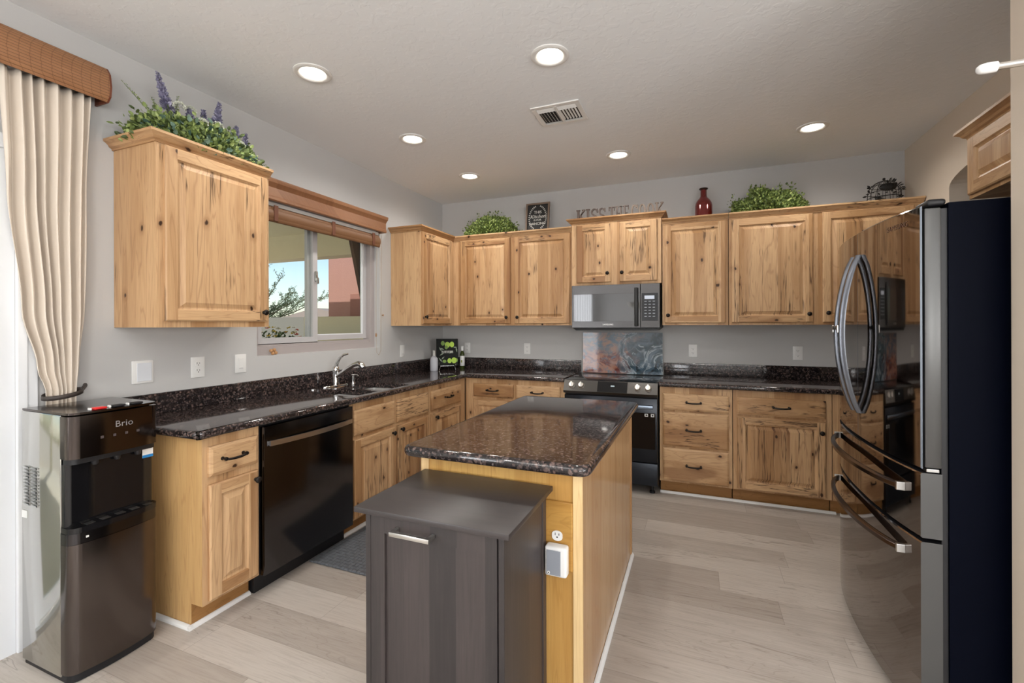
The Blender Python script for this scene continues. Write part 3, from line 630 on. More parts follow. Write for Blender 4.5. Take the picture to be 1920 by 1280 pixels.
# ================================================================== RANGE
R0, R1 = 1.603, 2.379
t = thing('electric_range', 'black stainless slide-in electric range with glass cooktop between the back base cabinets', 'range', ((R0+R1)/2, -.33, 0))
g = G(); BW.box(g, R0+.002, R1-.002, .06, .892, .012, .622); build('range_body', g, BLKM, t)
g = G(); BW.box(g, R0-.0, R1+.0, .8935, .905, .028, .640, 0, .003); build('cooktop', g, BLK, t, smooth=40)
cp = [(.640, .905), (.652, .903), (.695, .815), (.690, .795), (.624, .795), (.624, .892)]
g = prism(G(), cp, lambda n, z, h: BW.p(h, z, n), R0+.001, R1-.001); c = build('control_panel', g, simple('black_stainless_panel', (.07, .066, .062), .3, 1.), t)
def cpt(u, s, lift=0.):   # point on the sloping control face, s 0 bottom..1 top
    n = .695-.043*s; z = .815+.088*s; return BW.p(u, z+lift*.44, n+lift*.9)
g = G(); g.quad(cpt(1.895, .02, .001), cpt(2.140, .02, .001), cpt(2.140, .97, .001), cpt(1.895, .97, .001)); g.quad(cpt(1.895, .02, .0), cpt(2.140, .02, .0), cpt(2.140, .97, .0), cpt(1.895, .97, .0)); build('display', g, BLK, c)
g = textgeo('18:01', .016, lambda a, b, h: cpt(2.02+a, .52+b/.09, .0016), 0); build('display_digits', g, simple('display_white', (.6, .7, .75), .5, emis=((.7, .85, .9), .8)), c)
for u in (1.675, 1.757, 2.222, 2.305):
    g = lathe(G(), cpt(u, .5, .001), (0, -.9, .44), [(.027, 0), (.027, .004), (.023, .007), (.022, .026), (.019, .030), (.0, .031)], 24)
    a = cpt(u, .5, .030); d = (cpt(u, 1, 0)-cpt(u, 0, 0)).normalized(); nn = Vector((0, -.9, .44)).normalized(); X = Vector((1, 0, 0))
    vs = [a+d*sd*.022+X*sx*.005+nn*hh for hh in (0, .012) for sx, sd in ((-1, -1), (1, -1), (1, 1), (-1, 1))]
    g.add(vs, [(0, 3, 2, 1), (4, 5, 6, 7), (0, 1, 5, 4), (1, 2, 6, 5), (2, 3, 7, 6), (3, 0, 4, 7)]); build('knob', g, NICKEL, c, smooth=30)
g = G(); BW.box(g, R0+.004, R1-.004, .262, .778, .624, .668, 0, .004); dr = build('oven_door', g, simple('oven_door_frame', (.014, .016, .021), .25, .5), t, smooth=40)
g = G(); BW.box(g, R0+.02, R1-.02, .37, .662, .6685, .6705, 0, .001); build('oven_glass', g, BLK, dr)
g = G(); BW.box(g, R0+.035, R1-.035, .700, .728, .700, .714, 0, .004); 
for u in (R0+.05, R1-.05): BW.box(g, u-.011, u+.011, .702, .726, .668, .702, 0, .002)
build('oven_handle', g, simple('blued_steel', (.20, .24, .30), .28, 1.), dr, smooth=40)
for u in (2.290, 2.338):
    g = G(); BW.box(g, u-.013, u+.013, .633, .656, .6706, .6711); st = build('sticker', g, PLATE, dr)
    g = G(); BW.box(g, u-.007, u+.006, .638, .651, .6711, .6714); BW.box(g, u-.003, u+.010, .642, .646, .6714, .6716); build('sticker_symbol', g, SLOT, st)
g = G(); BW.box(g, R0+.004, R1-.004, .075, .252, .624, .664, 0, .004); build('storage_drawer', g, simple('oven_drawer_front', (.022, .026, .034), .28, .5), t, smooth=40)
for u in (R0+.05, R1-.05):
    for n in (.08, .60): build('foot', lathe(G(), BW.p(u, .0005, n), (0, 0, 1), [(.022, 0), (.022, .015), (.012, .02), (.012, .06)], 14), BLKM, t, smooth=40)

# art panel behind the range
def artmat():
    m, t_, b = mat_new('poured_paint_art'); g = N(t_); x, y, z = g.xyz()
    v = g.vec(g.m('MULTIPLY', x, 1.), 0., g.m('MULTIPLY', z, 1.1))
    n1 = g.noise(v, 3.4, 5, .6, 1.6); n2 = g.noise(v, 6, 5, .62, 1.8); n3 = g.noise(v, 11, 5, .65, 1.4)
    lr = g.ramp(g.m('ADD', x, g.m('MULTIPLY', g.m('SUBTRACT', n1, .5), .9)), -.14, .12)
    warm = g.mix(g.ramp(n2, .40, .54), (.13, .025, .022), (.40, .19, .13)); warm = g.mix(g.ramp(n3, .54, .62), warm, (.12, .16, .21))
    sky_ = g.mix(g.ramp(n2, .4, .6), (.10, .15, .20), (.42, .26, .20))
    zz = g.ramp(g.m('ADD', z, g.m('MULTIPLY', g.m('SUBTRACT', n1, .5), .5)), .12, .24); warm = g.mix(zz, warm, sky_)
    cool = g.mix(g.ramp(n2, .40, .60), (.015, .045, .065), (.09, .14, .19)); vein = g.ramp(g.m('ABSOLUTE', g.m('SUBTRACT', n1, .5)), 0., .03, 1., 0.)
    cool = g.mix(g.m('MULTIPLY', vein, .7), cool, (.50, .58, .64)); cool = g.mix(g.ramp(n3, .58, .66), cool, (.02, .025, .03))
    g.put(b.inputs['Base Color'], g.mix(lr, warm, cool)); b.inputs['Roughness'].default_value = .06; b.inputs['Coat Weight'].default_value = .3
    return m
g = G(); vs = []
x0, x1, zA, zB = 1.622, 2.374, .9065, 1.300
for (yy) in (-.0265, -.0315):
    for x, z in ((x0, zA), (x1, zA), (x1, zB), (x0, zB)): vs.append((x, yy-.010*(zB-z)/.4, z))
g.add(vs, [(0, 1, 2, 3), (4, 5, 6, 7), (0, 1, 5, 4), (1, 2, 6, 5), (2, 3, 7, 6), (3, 0, 4, 7)])
t = build('art_panel', g, artmat(), loc=(2.0, -.03, zA)); tag(t, 'glossy swirled red and blue abstract glass panel standing behind the range', 'art panel')

# ================================================================== MICROWAVE
M0, M1 = 1.606, 2.378
t = thing('microwave_oven', 'black stainless over-the-range microwave under the short cabinet', 'microwave', ((M0+M1)/2, -.2, 1.33))
g = G(); BW.box(g, M0, M1, 1.348, 1.735, .004, .365); build('microwave_body', g, BLKM, t)
g = G()
prism(g, [(M0+.001, 1.347), (M1-.001, 1.347), (M1-.03, 1.325), (M0+.03, 1.325)], lambda u, z, n: BW.p(u, z, n), .03, .37); build('vent_base', g, BLKM, t)
UD_ = 2.216
g = G(); nd0, nd1 = .3655, .402
wz0, wz1, wu0, wu1 = 1.408, 1.652, M0+.018, 2.19
BW.box(g, M0+.001, UD_-.002, 1.350, 1.733, nd0, nd1-.004); BW.box(g, M0+.001, UD_-.002, wz1, 1.733, nd1-.004, nd1, 0, .001); BW.box(g, M0+.001, UD_-.002, 1.350, wz0, nd1-.004, nd1, 0, .001)
BW.box(g, M0+.001, wu0, wz0, wz1, nd1-.004, nd1); BW.box(g, wu1+.02, UD_-.002, wz0, wz1, nd1-.004, nd1)
md_ = build('door', g, BSS, t)
g = G(); BW.box(g, wu0, wu1+.02, wz0, wz1, nd1-.004, nd1-.001); build('door_window', g, simple('tinted_door_glass', (.03, .03, .032), .05, .0, .9, 1.), md_)
g = G(); BW.box(g, 2.168, 2.196, 1.362, 1.700, nd1+.024, nd1+.038, 0, .006); 
for z in (1.378, 1.684): BW.box(g, 2.173, 2.191, z-.012, z+.012, nd1, nd1+.026)
build('handle', g, BLKM, md_, smooth=40)
g = textgeo('SAMSUNG', .020, lambda a, b, h: BW.p(1.935+a, 1.372+b, nd1+.0008+h), .0002, 1.1); build('logo', g, NICKEL, md_)
g = G(); BW.box(g, UD_+.001, M1-.001, 1.350, 1.733, nd0, nd1, 0, .002); cpn = build('control_panel', g, BSS, t)
g = G(); BW.box(g, UD_+.012, M1-.016, 1.410, 1.650, nd1, nd1+.001); build('keypad_glass', g, simple('keypad_dark', (.02, .022, .026), .12), cpn)
g = G(); BW.box(g, UD_+.035, M1-.045, 1.598, 1.628, nd1+.001, nd1+.0016); build('display', g, simple('display_lit', (.3, .33, .38), .4, emis=((.75, .80, .9), .45)), cpn)
g = G()
for r_ in range(6):
    for c_ in range(3): BW.box(g, UD_+.034+c_*.034, UD_+.054+c_*.034, 1.575-r_*.026, 1.581-r_*.026, nd1+.001, nd1+.0014)
b = build('key_legends', g, simple('key_print', (.35, .38, .42), .5), cpn); b['kind'] = 'stuff'

# ================================================================== REFRIGERATOR
FX, FY0, FY1, FYC = 3.372, -2.545, -1.600, -2.0725
t = thing('refrigerator', 'large black stainless french-door refrigerator with two lower drawers at the right', 'refrigerator', (3.75, FYC, 0))
hw = (FY1-FY0)/2
def fxs(y): s = (y-FYC)/hw; return FX-.047*(1-abs(s)**2.4)
def fdoor(y0, y1, z0, z1, thick, M_=16):
    ys = [y0+(y1-y0)*i/M_ for i in range(M_+1)]; g = G(); vs = []; e = .004
    for y in ys:
        x = fxs(y)
        for (dx, z) in ((e, z0), (0, z0+e), (0, z1-e), (e, z1)): vs.append((x+dx, y, z))
    for y in ys: vs += [(FX+thick, y, z0), (FX+thick, y, z1)]
    n = len(ys); fs = []; mi = []
    for i in range(n-1):
        for k in range(3): fs.append((i*4+k, (i+1)*4+k, (i+1)*4+k+1, i*4+k+1)); mi.append(0)
        B = 4*n; fs.append((i*4+3, (i+1)*4+3, B+(i+1)*2+1, B+i*2+1)); mi.append(1); fs.append((i*4, (i+1)*4, B+(i+1)*2, B+i*2)); mi.append(1)
        fs.append((B+i*2, B+(i+1)*2, B+(i+1)*2+1, B+i*2+1)); mi.append(1)
    B = 4*n; fs.append((0, 1, 2, 3, B+1, B)); mi.append(2); fs.append(((n-1)*4, (n-1)*4+1, (n-1)*4+2, (n-1)*4+3, B+(n-1)*2+1, B+(n-1)*2)); mi.append(2)
    return g.add(vs, fs, mi)
g = box(G(), 3.448, 4.17, FY0+.001, FY1-.001, .03, 1.782); box(g, 3.50, 4.1, FY0+.05, FY1-.05, .002, .03); build('fridge_body', g, BLUEBLK, t)
zU0, zU1 = .888, 1.776
for (a, b_) in ((FY0, FYC-.002), (FYC+.002, FY1)):
    d = build('door', fdoor(a, b_, zU0, zU1, .006, 12), [FRM, BLKM, EDGE], t, smooth=30, fix=True)
    near = a == FY0
    g = box(G(), 3.385, 3.430, a+.002, b_-.002, zU0+.004, zU1-.008, 0, .004); build('inner_door', g, [SIDEP], d, smooth=40)
    yh = FYC+(-.036 if near else .036); pts = []; rr_ = []
    for i in range(17):
        s = i/16; z = .995+(1.675-.995)*s; pts.append((3.322-.062*math.sin(PI*s)**.75-.004, yh, z))
    g = G(); vs = []
    for i, p in enumerate(pts):
        w_, d_ = .0125, .010
        for dx, dy in ((-d_, -w_*.6), (-d_, w_*.6), (-d_*.2, w_), (d_, w_), (d_, -w_), (-d_*.2, -w_)): vs.append((p[0]+dx, p[1]+dy, p[2]))
    g.add(vs, [(i*6+k, i*6+(k+1) % 6, (i+1)*6+(k+1) % 6, (i+1)*6+k) for i in range(16) for k in range(6)]+[tuple(range(6)), tuple(96+k for k in range(6))])
    build('door_handle', g, simple('dark_handle_steel', (.10, .105, .118), .25, 1.), d, smooth=40)
    if near:
        g = textgeo('SAMSUNG', .026, lambda x, y, h: (fxs(-2.43-x*0-0)-.0012-h, -2.425-x, 1.722+y), .0002, 1.1)
        g.v = [(fxs(v[1])-.0012, v[1], v[2]) for v in g.v]; build('logo', g, simple('logo_copper', (.30, .19, .16), .4, .6), d)
        build('gasket', box(G(), 3.4305, 3.4475, FY0+.008, FY1-.008, .05, 1.765), BLKM, t)
        g = box(G(), 3.36, 3.44, FY0+.012, FY0+.10, 1.782, 1.800, 0, .008); box(g, 3.36, 3.44, FY1-.10, FY1-.012, 1.782, 1.800, 0, .008); 
        h = G(); box(h, 3.395, 3.4475, FY0+.010, FY0+.11, 1.7765, 1.800, 0, .010, 3); build('hinge_cover', h, BLKM, t, smooth=40)
        h = G(); box(h, 3.395, 3.4475, FY1-.11, FY1-.010, 1.7765, 1.800, 0, .010, 3); build('hinge_cover', h, BLKM, t, smooth=40)
        h = box(G(), 3.39, 3.425, FY0+.006, FY0+.06, .876, .888, 0, .002); build('middle_hinge', h, STEEL, t)
for (z0, z1, hz) in ((.655, .874, .800), (.035, .641, .578)):
    d = build('drawer', fdoor(FY0, FY1, z0, z1, .058, 20), [FRM, BLKM, SIDEP], t, smooth=30)
    g = G(); vs = []; M_ = 24; ya, yb = FY0+.085, FY1-.050
    for i in range(M_+1):
        s = i/M_; y = ya+(yb-ya)*s; x = fxs(y)-.012-.044*math.sin(PI*s)**.6
        for dx, dz in ((-.008, -.007), (-.008, .007), (.002, .013), (.009, .013), (.009, -.013), (.002, -.013)): vs.append((x+dx, y, hz+dz))
    g.add(vs, [(i*6+k, i*6+(k+1) % 6, (i+1)*6+(k+1) % 6, (i+1)*6+k) for i in range(M_) for k in range(6)]+[tuple(range(6)), tuple(M_*6+k for k in range(6))])
    hd_ = build('drawer_handle', g, simple('bronze_handle', (.13, .10, .09), .2, 1.), d, smooth=40)
    for y in (ya-.003, yb+.003):
        g = box(G(), fxs(y)-.024, fxs(y)+.002, y-.006, y+.008, hz-.015, hz+.015, 0, .002); build('end_cap', g, STEEL, hd_)
ck = thing('door_lock_strap', 'small silver child lock bridging the two refrigerator door handles', 'child lock', (3.262, FYC, 1.33))
build('strap', box(G(), 3.2385, 3.2430, FYC-.045, FYC+.045, 1.352, 1.370, 0, .002), STEEL, ck)
for s in (-1, 1): build('catch', box(G(), 3.2390, 3.2440, FYC+s*.036-.009, FYC+s*.036+.009, 1.340, 1.374, 0, .002), STEEL, ck)
build('release_button', lathe(G(), (3.2384, FYC, 1.361), (-1, 0, 0), [(.009, 0), (.008, .004), (.0, .005)], 14), SLOT, ck)

# ================================================================== WATER DISPENSER
X0, X1, Y0, Y1 = .105, .440, -3.520, -3.205
t = thing('water_dispenser', 'tall black stainless water dispenser standing on the floor beside the glass door', 'water dispenser', ((X0+X1)/2, (Y0+Y1)/2, 0))
g = G(); box(g, X0, X1-.05, Y0, Y1, .02, 1.035, 0, .004); sd = build('dispenser_body', g, [MIRR], t, smooth=40)
g = G()
for c_ in range(2):
    for k in range(12):
        xx = .125+c_*.058; zz = .655+k*.0135
        prism(g, [(xx, zz), (xx+.046, zz), (xx+.046, zz+.009), (xx, zz+.009)], lambda a, b, h: (a, Y0-.0002-h, b), 0, .002)
        g.quad((xx+.002, Y0-.0026, zz), (xx+.044, Y0-.0026, zz), (xx+.044, Y0-.0065, zz+.008), (xx+.002, Y0-.0065, zz+.008))
build('side_louvres', g, STEEL, sd)
build('rating_plate', box(G(), .108, .150, Y0-.001, Y0-.0002, .60, .63), PLATE, sd)
def rfront(x0, x1, y0, y1, z0, z1, r, bulge=.0, seg=6):
    """block with rounded vertical front corners (towards +x) and slight front bulge"""
    P = [(x0, y1), (x0, y0)]
    for k in range(seg+1): a = -PI/2+k*(PI/2)/seg; P.append((x1-r+r*math.cos(a), y0+r+r*math.sin(a)))
    if bulge:
        for k in range(1, 8): s = k/8; P.append((x1+bulge*(1-(2*s-1)**2), y0+r+(y1-y0-2*r)*s))
    for k in range(seg+1): a = k*(PI/2)/seg; P.append((x1-r+r*math.cos(a), y1-r+r*math.sin(a)))
    return prism(G(), P, lambda a, b, h: (a, b, h), z0, z1)
g = rfront(X1-.0495, X1+.015, Y0, Y1, .865, 1.03, .035, .008); hp = build('head_panel', g, [DBR], t, smooth=35)
g = rfront(X0+.002, X1+.012, Y0+.002, Y1-.002, 1.0355, 1.044, .034, .008); build('top_cover', g, DBR, t, smooth=35)
for i, (yy, m_) in enumerate(((-3.415, simple('red_button', (.6, .02, .02), .3)), (-3.350, BLKM), (-3.285, BLKM))):
    g = box(G(), X1-.028, X1+.006, yy-.022, yy+.022, 1.0445, 1.053, 0, .004); pb = build('push_button', g, m_, t, smooth=40)
    build('button_tab', box(G(), X1-.018, X1+.000, yy-.034, yy-.0275, 1.0445, 1.054, 0, .002), PLATE, pb)
g = textgeo('Brio', .036, lambda a, b, h: (X1+.0246+h, -3.345+a, .966+b), .0004, 1.05); build('logo', g, simple('logo_grey', (.30, .28, .28), .4, .3), hp)
for k in range(4): build('indicator', box(G(), X1+.0215, X1+.0235, -3.425+k*.042, -3.415+k*.042, .930, .940), simple('indicator_grey', (.07, .055, .055), .4), hp)
g = rfront(X1-.049, X1-.020, Y0+.004, Y1-.004, .600, .8645, .02); build('dispensing_bay', g, BLK, t, smooth=35)
g = rfront(X1-.049, X1+.004, Y0+.004, Y1-.004, .843, .8645, .03); build('bay_hood', g, BLKM, t, smooth=35)
for yy in (-3.43, -3.355, -3.28): build('spout', lathe(G(), (X1-.006, yy, .843), (0, 0, -1), [(.012, 0), (.010, .015), (.007, .018), (.0, .0181)], 14), BLKM, t, smooth=40)
build('sticker', box(G(), X1-.0195, X1-.0185, -3.255, -3.213, .800, .842), PLATE, t); build('sticker_band', box(G(), X1-.0184, X1-.0178, -3.255, -3.213, .800, .812), simple('blue_print', (.02, .22, .55), .4), t)
g = rfront(X1-.049, X1+.018, Y0+.002, Y1-.002, .578, .5995, .035, .012); tr_ = build('drip_tray', g, BLK, t, smooth=35)
for k in range(5): build('tray_slot', box(G(), X1-.018, X1+.008, -3.465+k*.052, -3.435+k*.052, .5997, .6005), STEEL, tr_)
g = rfront(X1-.049, X1+.012, Y0, Y1, .535, .5775, .035, .012); build('lower_trim', g, BSD, t, smooth=35)
build('release_tab', box(G(), X1+.014, X1+.018, Y0+.05, Y0+.058, .553, .560), PLATE, t)
g = rfront(X1-.049, X1+.014, Y0, Y1, .035, .534, .040, .012); build('lower_door', g, simple('bronze_steel_door', (.13, .112, .105), .17, 1.), t, smooth=35)
g = rfront(X0+.01, X1+.006, Y0+.006, Y1-.006, .002, .0345, .035, .01); build('base', g, BLKM, t, smooth=35)

# ================================================================== OUTLETS AND SWITCHES
def outlet(label, F, u, z, kind, w=.072, h=.115):
    c = F.p(u, z, 0); t = thing('wall_outlet' if kind == 'outlet' else ('blank_wall_plate' if kind == 'blank' else 'wall_switch'), label, 'wall outlet' if kind == 'outlet' else ('wall plate' if kind == 'blank' else 'light switch'), c)
    g = G(); F.box(g, u-w/2, u+w/2, z-h/2, z+h/2, .0005, .006, 0, .003); build('cover_plate', g, PLATE, t, smooth=40)
    if kind == 'outlet':
        for dz in (-.020, .020):
            g = outlet_face(G(), F, u, z+dz, .006); outlet_slots(g, F, u, z+dz, .0091); build('socket', g, [PLATE, SLOT], t, smooth=30)
    elif kind == 'switch':
        g = G(); F.box(g, u-.0165, u+.0165, z-.034, z+.034, .006, .0085, 0, .001); F.box(g, u-.013, u+.013, z-.031, z-.028, .0085, .009, 1); build('rocker', g, [PLATE, simple('switch_grey', (.4, .4, .42), .5)], t)
    else:
        g = G(); F.box(g, u-.028, u+.040, z-.048, z+.046, .006, .008, 0, .001); build('inner_plate', g, simple('cool_white_plastic', (.72, .75, .80), .35), t)
outlet('wide blank white plate on the window wall, nearest the water dispenser', LW, -3.022, 1.141, 'blank', .10, .118)
outlet('white duplex outlet on the window wall between the blank plate and the switch', LW, -2.740, 1.141, 'outlet', .078, .118)
outlet('white rocker switch on the window wall just left of the window corner', LW, -2.474, 1.141, 'switch', .076, .115)
outlet('white wall switch on the window wall between the window and the corner', LW, -.770, 1.127, 'switch', .072, .115)
outlet('white duplex outlet on the back wall behind the slim oil bottle', BW, .315, 1.125, 'outlet')
outlet('white duplex outlet on the back wall left of the microwave', BW, 1.02, 1.127, 'outlet')
outlet('white duplex outlet on the back wall just right of the range', BW, 2.637, 1.135, 'outlet')
outlet('white duplex outlet on the back wall nearest the refrigerator', BW, 3.462, 1.130, 'outlet')

# ================================================================== CEILING FITTINGS
BULB = simple('lit_lens', (1, .95, .85), .4, emis=((1, .93, .80), 9.))
CANW = simple('white_can_trim', (.80, .79, .77), .45)
places = [(.752, -2.615, 'recessed ceiling light closest to the curtain, left of the nearest pair'), (1.985, -2.280, 'recessed ceiling light nearest the air vent on the camera side'),
          (.745, -1.672, 'recessed ceiling light over the sink, middle of the row along the window wall'), (.745, -.768, 'recessed ceiling light nearest the back corner'),
          (2.090, -.775, 'recessed ceiling light in front of the short cabinet over the microwave'), (3.418, -.780, 'recessed ceiling light nearest the tan wall')]
for i, (x, y, lb) in enumerate(places):
    t = thing('recessed_light', lb, 'ceiling light', (x, y, H), 'recessed lights in the kitchen ceiling')
    build('trim_ring', lathe(G(), (x, y, H-.0005), (0, 0, -1), [(.098, 0), (.098, .004), (.090, .008), (.074, .008), (.066, .002), (.066, .0005)], 32), CANW, t, smooth=40)
    build('lens', lathe(G(), (x, y, H-.0008), (0, 0, -1), [(.064, 0), (.064, .0012), (.056, .006), (.03, .009), (.0, .010)], 28), BULB, t, smooth=60)
    lamp('downlight', 'SPOT', (x, y, H-.035), 21, (1, .955, .89), (0, 0, 0), spot_size=math.radians(165), spot_blend=.6, shadow_soft_size=.05)
for (x, y) in ((1.2, -4.6), (3.6, -4.6), (1.2, -6.6), (3.6, -6.6), (5.4, -5.6)):  # extra downlights added out of view
    t = thing('recessed_light', 'added unseen recessed ceiling light over the living area behind the camera', 'ceiling light', (x, y, H), 'added living area recessed lights')
    build('trim_ring', lathe(G(), (x, y, H-.0005), (0, 0, -1), [(.098, 0), (.098, .004), (.090, .008), (.074, .008), (.066, .002)], 24), CANW, t, smooth=40)
    build('lens', lathe(G(), (x, y, H-.0008), (0, 0, -1), [(.064, 0), (.056, .006), (.0, .010)], 20), BULB, t, smooth=60)
    lamp('downlight', 'SPOT', (x, y, H-.035), 21, (1, .955, .89), (0, 0, 0), spot_size=math.radians(165), spot_blend=.6, shadow_soft_size=.05)
vx0, vx1, vy0, vy1 = 1.700, 2.012, -1.790, -1.505
t = thing('ceiling_air_vent', 'square white louvred air vent in the ceiling', 'air vent', ((vx0+vx1)/2, (vy0+vy1)/2, H))
g = G(); w = .030; z0, z1 = H-.008, H-.0005
box(g, vx0, vx1, vy0, vy0+w, z0, z1, 0, .002); box(g, vx0, vx1, vy1-w, vy1, z0, z1, 0, .002); box(g, vx0, vx0+w, vy0+w, vy1-w, z0, z1, 0, .002); box(g, vx1-w, vx1, vy0+w, vy1-w, z0, z1, 0, .002)
build('vent_frame', g, CANW, t); build('duct_backing', box(G(), vx0+w, vx1-w, vy0+w, vy1-w, H-.0012, H-.0006), SLOT, t)
mx_ = (vx0+vx1)/2
build('centre_bar', box(G(), mx_-.008, mx_+.008, vy0+w, vy1-w, H-.010, H-.0014), CANW, t)
def slat(a, b, tilt, w=.012):
    a, b = Vector(a), Vector(b); d = (b-a).normalized(); s = Vector((0, 0, 1)).cross(d); g = G(); q = s*math.cos(tilt)*w+Vector((0, 0, -1))*math.sin(tilt)*w; th = Vector((0, 0, .0012))
    return g.add([a, b, b+q, a+q, a+th, b+th, b+q+th, a+q+th], [(0, 1, 2, 3), (4, 5, 6, 7), (0, 1, 5, 4), (1, 2, 6, 5), (2, 3, 7, 6), (3, 0, 4, 7)])
zS = H-.0035
for sgn, xa, xb in ((-1, vx0+w, mx_-.008), (1, mx_+.008, vx1-w)):
    for k in range(6):
        x = xa+(xb-xa)*(k+.5)/6; build('slat', slat((x, vy0+w+.048, zS), (x, vy1-w-.030, zS), .8 if sgn > 0 else 2.3, .011), CANW, t)
    for k in range(3): build('slat', slat((xa, vy0+w+.010+k*.016, zS), (xb, vy0+w+.010+k*.016, zS), .5, .011), CANW, t)
    build('slat', slat((xa, vy1-w-.012, zS), (xb, vy1-w-.012, zS), 2.4, .012), CANW, t)

t = thing('added_floor_lamp', 'added bronze uplight, unseen in the living area, brightening the ceiling', 'floor lamp', (1.5, -6.1, 0))  # lamp model added around the unseen ceiling uplight
build('lamp_base', lathe(G(), (1.5, -6.1, .001), (0, 0, 1), [(.14, 0), (.14, .012), (.05, .03), (.014, .04)], 28), BRONZE, t, smooth=40)
build('pole', lathe(G(), (1.5, -6.1, .041), (0, 0, 1), [(.012, 0), (.012, 1.66)], 14), BRONZE, t, smooth=60)
build('lamp_bowl', lathe(G(), (1.5, -6.1, 1.70), (0, 0, 1), [(.02, 0), (.10, .03), (.16, .08), (.19, .14), (.185, .14), (.155, .085), (.09, .04), (.0, .03)], 32), simple('bowl_white', (.7, .68, .62), .5), t, smooth=60)

# ================================================================== WINDOW DRESSING
def profile_run(F, pr, u0, u1, g=None, mi=0):
    return prism(g or G(), pr, lambda n, z, h: F.p(h, z, n), u0, u1, mi)
t = thing('window_valance', 'stained wood valance above the sink window', 'window valance', (.06, -1.74, 2.2))
pr = [(.098, 2.200), (.104, 2.206), (.104, 2.222), (.098, 2.230), (.098, 2.285), (.108, 2.300), (.120, 2.312), (.124, 2.330), (.124, 2.338), (.080, 2.338), (.080, 2.200)]
g = profile_run(LW, pr, -2.50, -1.140); LW.box(g, -1.158, -1.140, 2.200, 2.336, .001, .081); LW.box(g, -2.50, -2.482, 2.20, 2.336, .001, .081); LW.box(g, -2.49, -1.15, 2.322, 2.336, .001, .082)
build('valance_board', g, VAL, t, smooth=25)
bl = thing('bamboo_blind', 'brown bamboo roman blind drawn up under the window valance', 'window blind', (.04, -1.74, 2.1))
build('headrail', LW.box(G(), -2.42, -1.19, 2.175, 2.20, .015, .055), simple('headrail_white', (.65, .64, .62), .35), bl)
g = G()
for i, (n, zc, r_) in enumerate(((.050, 2.135, .030), (.062, 2.120, .026), (.044, 2.108, .026), (.058, 2.100, .024), (.034, 2.14, .030))):
    pts = [(n+r_*.55*math.cos(a*PI/8), zc+r_*1.35*math.sin(a*PI/8)) for a in range(16)]; prism(g, pts, lambda a, b, h: LW.p(h, b, a), -2.43, -1.185)
build('folded_blind', g, simple('bamboo_brown', (.17, .082, .038), .5, bump=(90, .4, .002)), bl, smooth=60)
for yy in (-2.27, -1.75, -1.28): build('lift_tape', LW.box(G(), yy-.016, yy+.016, 2.075, 2.178, .074, .079, 0, .001), simple('brown_tape', (.13, .045, .022), .6), bl)
g = G(); tube(g, [LW.p(-1.20, 2.17, .05), LW.p(-1.195, 1.7, .03), LW.p(-1.19, 1.30, .025), LW.p(-1.165, 1.135, .012), LW.p(-1.135, 1.11, .010), LW.p(-1.105, 1.15, .010), LW.p(-1.10, 1.6, .010), LW.p(-1.115, 2.19, .03)], .0015, 6)
build('lift_cord', g, simple('cord_beige', (.45, .36, .27), .7), bl)
build('cord_toggle', lathe(G(), LW.p(-1.19, 1.275, .025), (0, 0, 1), [(.003, 0), (.008, .008), (.007, .025), (.003, .035), (0, .0351)], 10), simple('toggle_wood', (.35, .20, .10), .5), bl, smooth=50)
t = build('cord_cleat', lathe(G(), LW.p(-1.075, 1.47, .001), (1, 0, 0), [(.006, 0), (.006, .01), (.010, .014), (.0, .018)], 12), simple('cleat_brown', (.40, .26, .16), .5), loc=(0, -1.075, 1.47), smooth=50); tag(t, 'tiny brown cord cleat screwed to the wall right of the window', 'cord cleat')
t = thing('rope_knot_tassel', 'small wooden bead tassel resting on the window sill under the left cabinet', 'tassel', (-.03, -2.20, WZ0))
for k, (dy, dz) in enumerate(((0, .012), (.024, .014), (.012, .034), (-.014, .030))): build('bead', ball(G(), (-.012, -2.225+dy, WZ0+dz), .012), simple('bead_wood', (.50, .27, .12), .5), t, smooth=60)
# woven cornice over the glass door
pr = [(.100, 2.432), (.122, 2.455), (.128, 2.50), (.118, 2.56), (.095, 2.592), (.090, 2.592), (.108, 2.555), (.117, 2.50), (.112, 2.460), (.096, 2.440)]
t = thing('woven_cornice', 'woven brown bamboo cornice box above the sliding glass door', 'window cornice', (.06, -4.4, 2.43))
g = profile_run(LW, pr, -5.50, -3.222); build('front_panel', g, WOV, t, smooth=40)
pe = [(.001, 2.432), (.100, 2.432), (.122, 2.455), (.128, 2.50), (.118, 2.56), (.095, 2.592), (.001, 2.592)]
g = prism(G(), pe, lambda n, z, h: LW.p(h, z, n), -3.2215, -3.214); build('end_panel', g, simple('cornice_end', (.17, .05, .025), .5), t, smooth=None)
g = prism(G(), pe, lambda n, z, h: LW.p(h, z, n), -5.508, -5.501); build('end_panel', g, simple('cornice_end', (.17, .05, .025), .5), t)
build('mounting_board', LW.box(G(), -5.49, -3.225, 2.575, 2.589, .001, .092), simple('cornice_board', (.25, .11, .05), .5), t)
t = build('curtain_rod', tube(G(), [LW.p(-5.45, 2.47, .055), LW.p(-3.24, 2.47, .055)], .011, 12), BRONZE, loc=(.055, -4.3, 2.47), smooth=60); tag(t, 'dark curtain rod inside the woven cornice above the glass door', 'curtain rod')
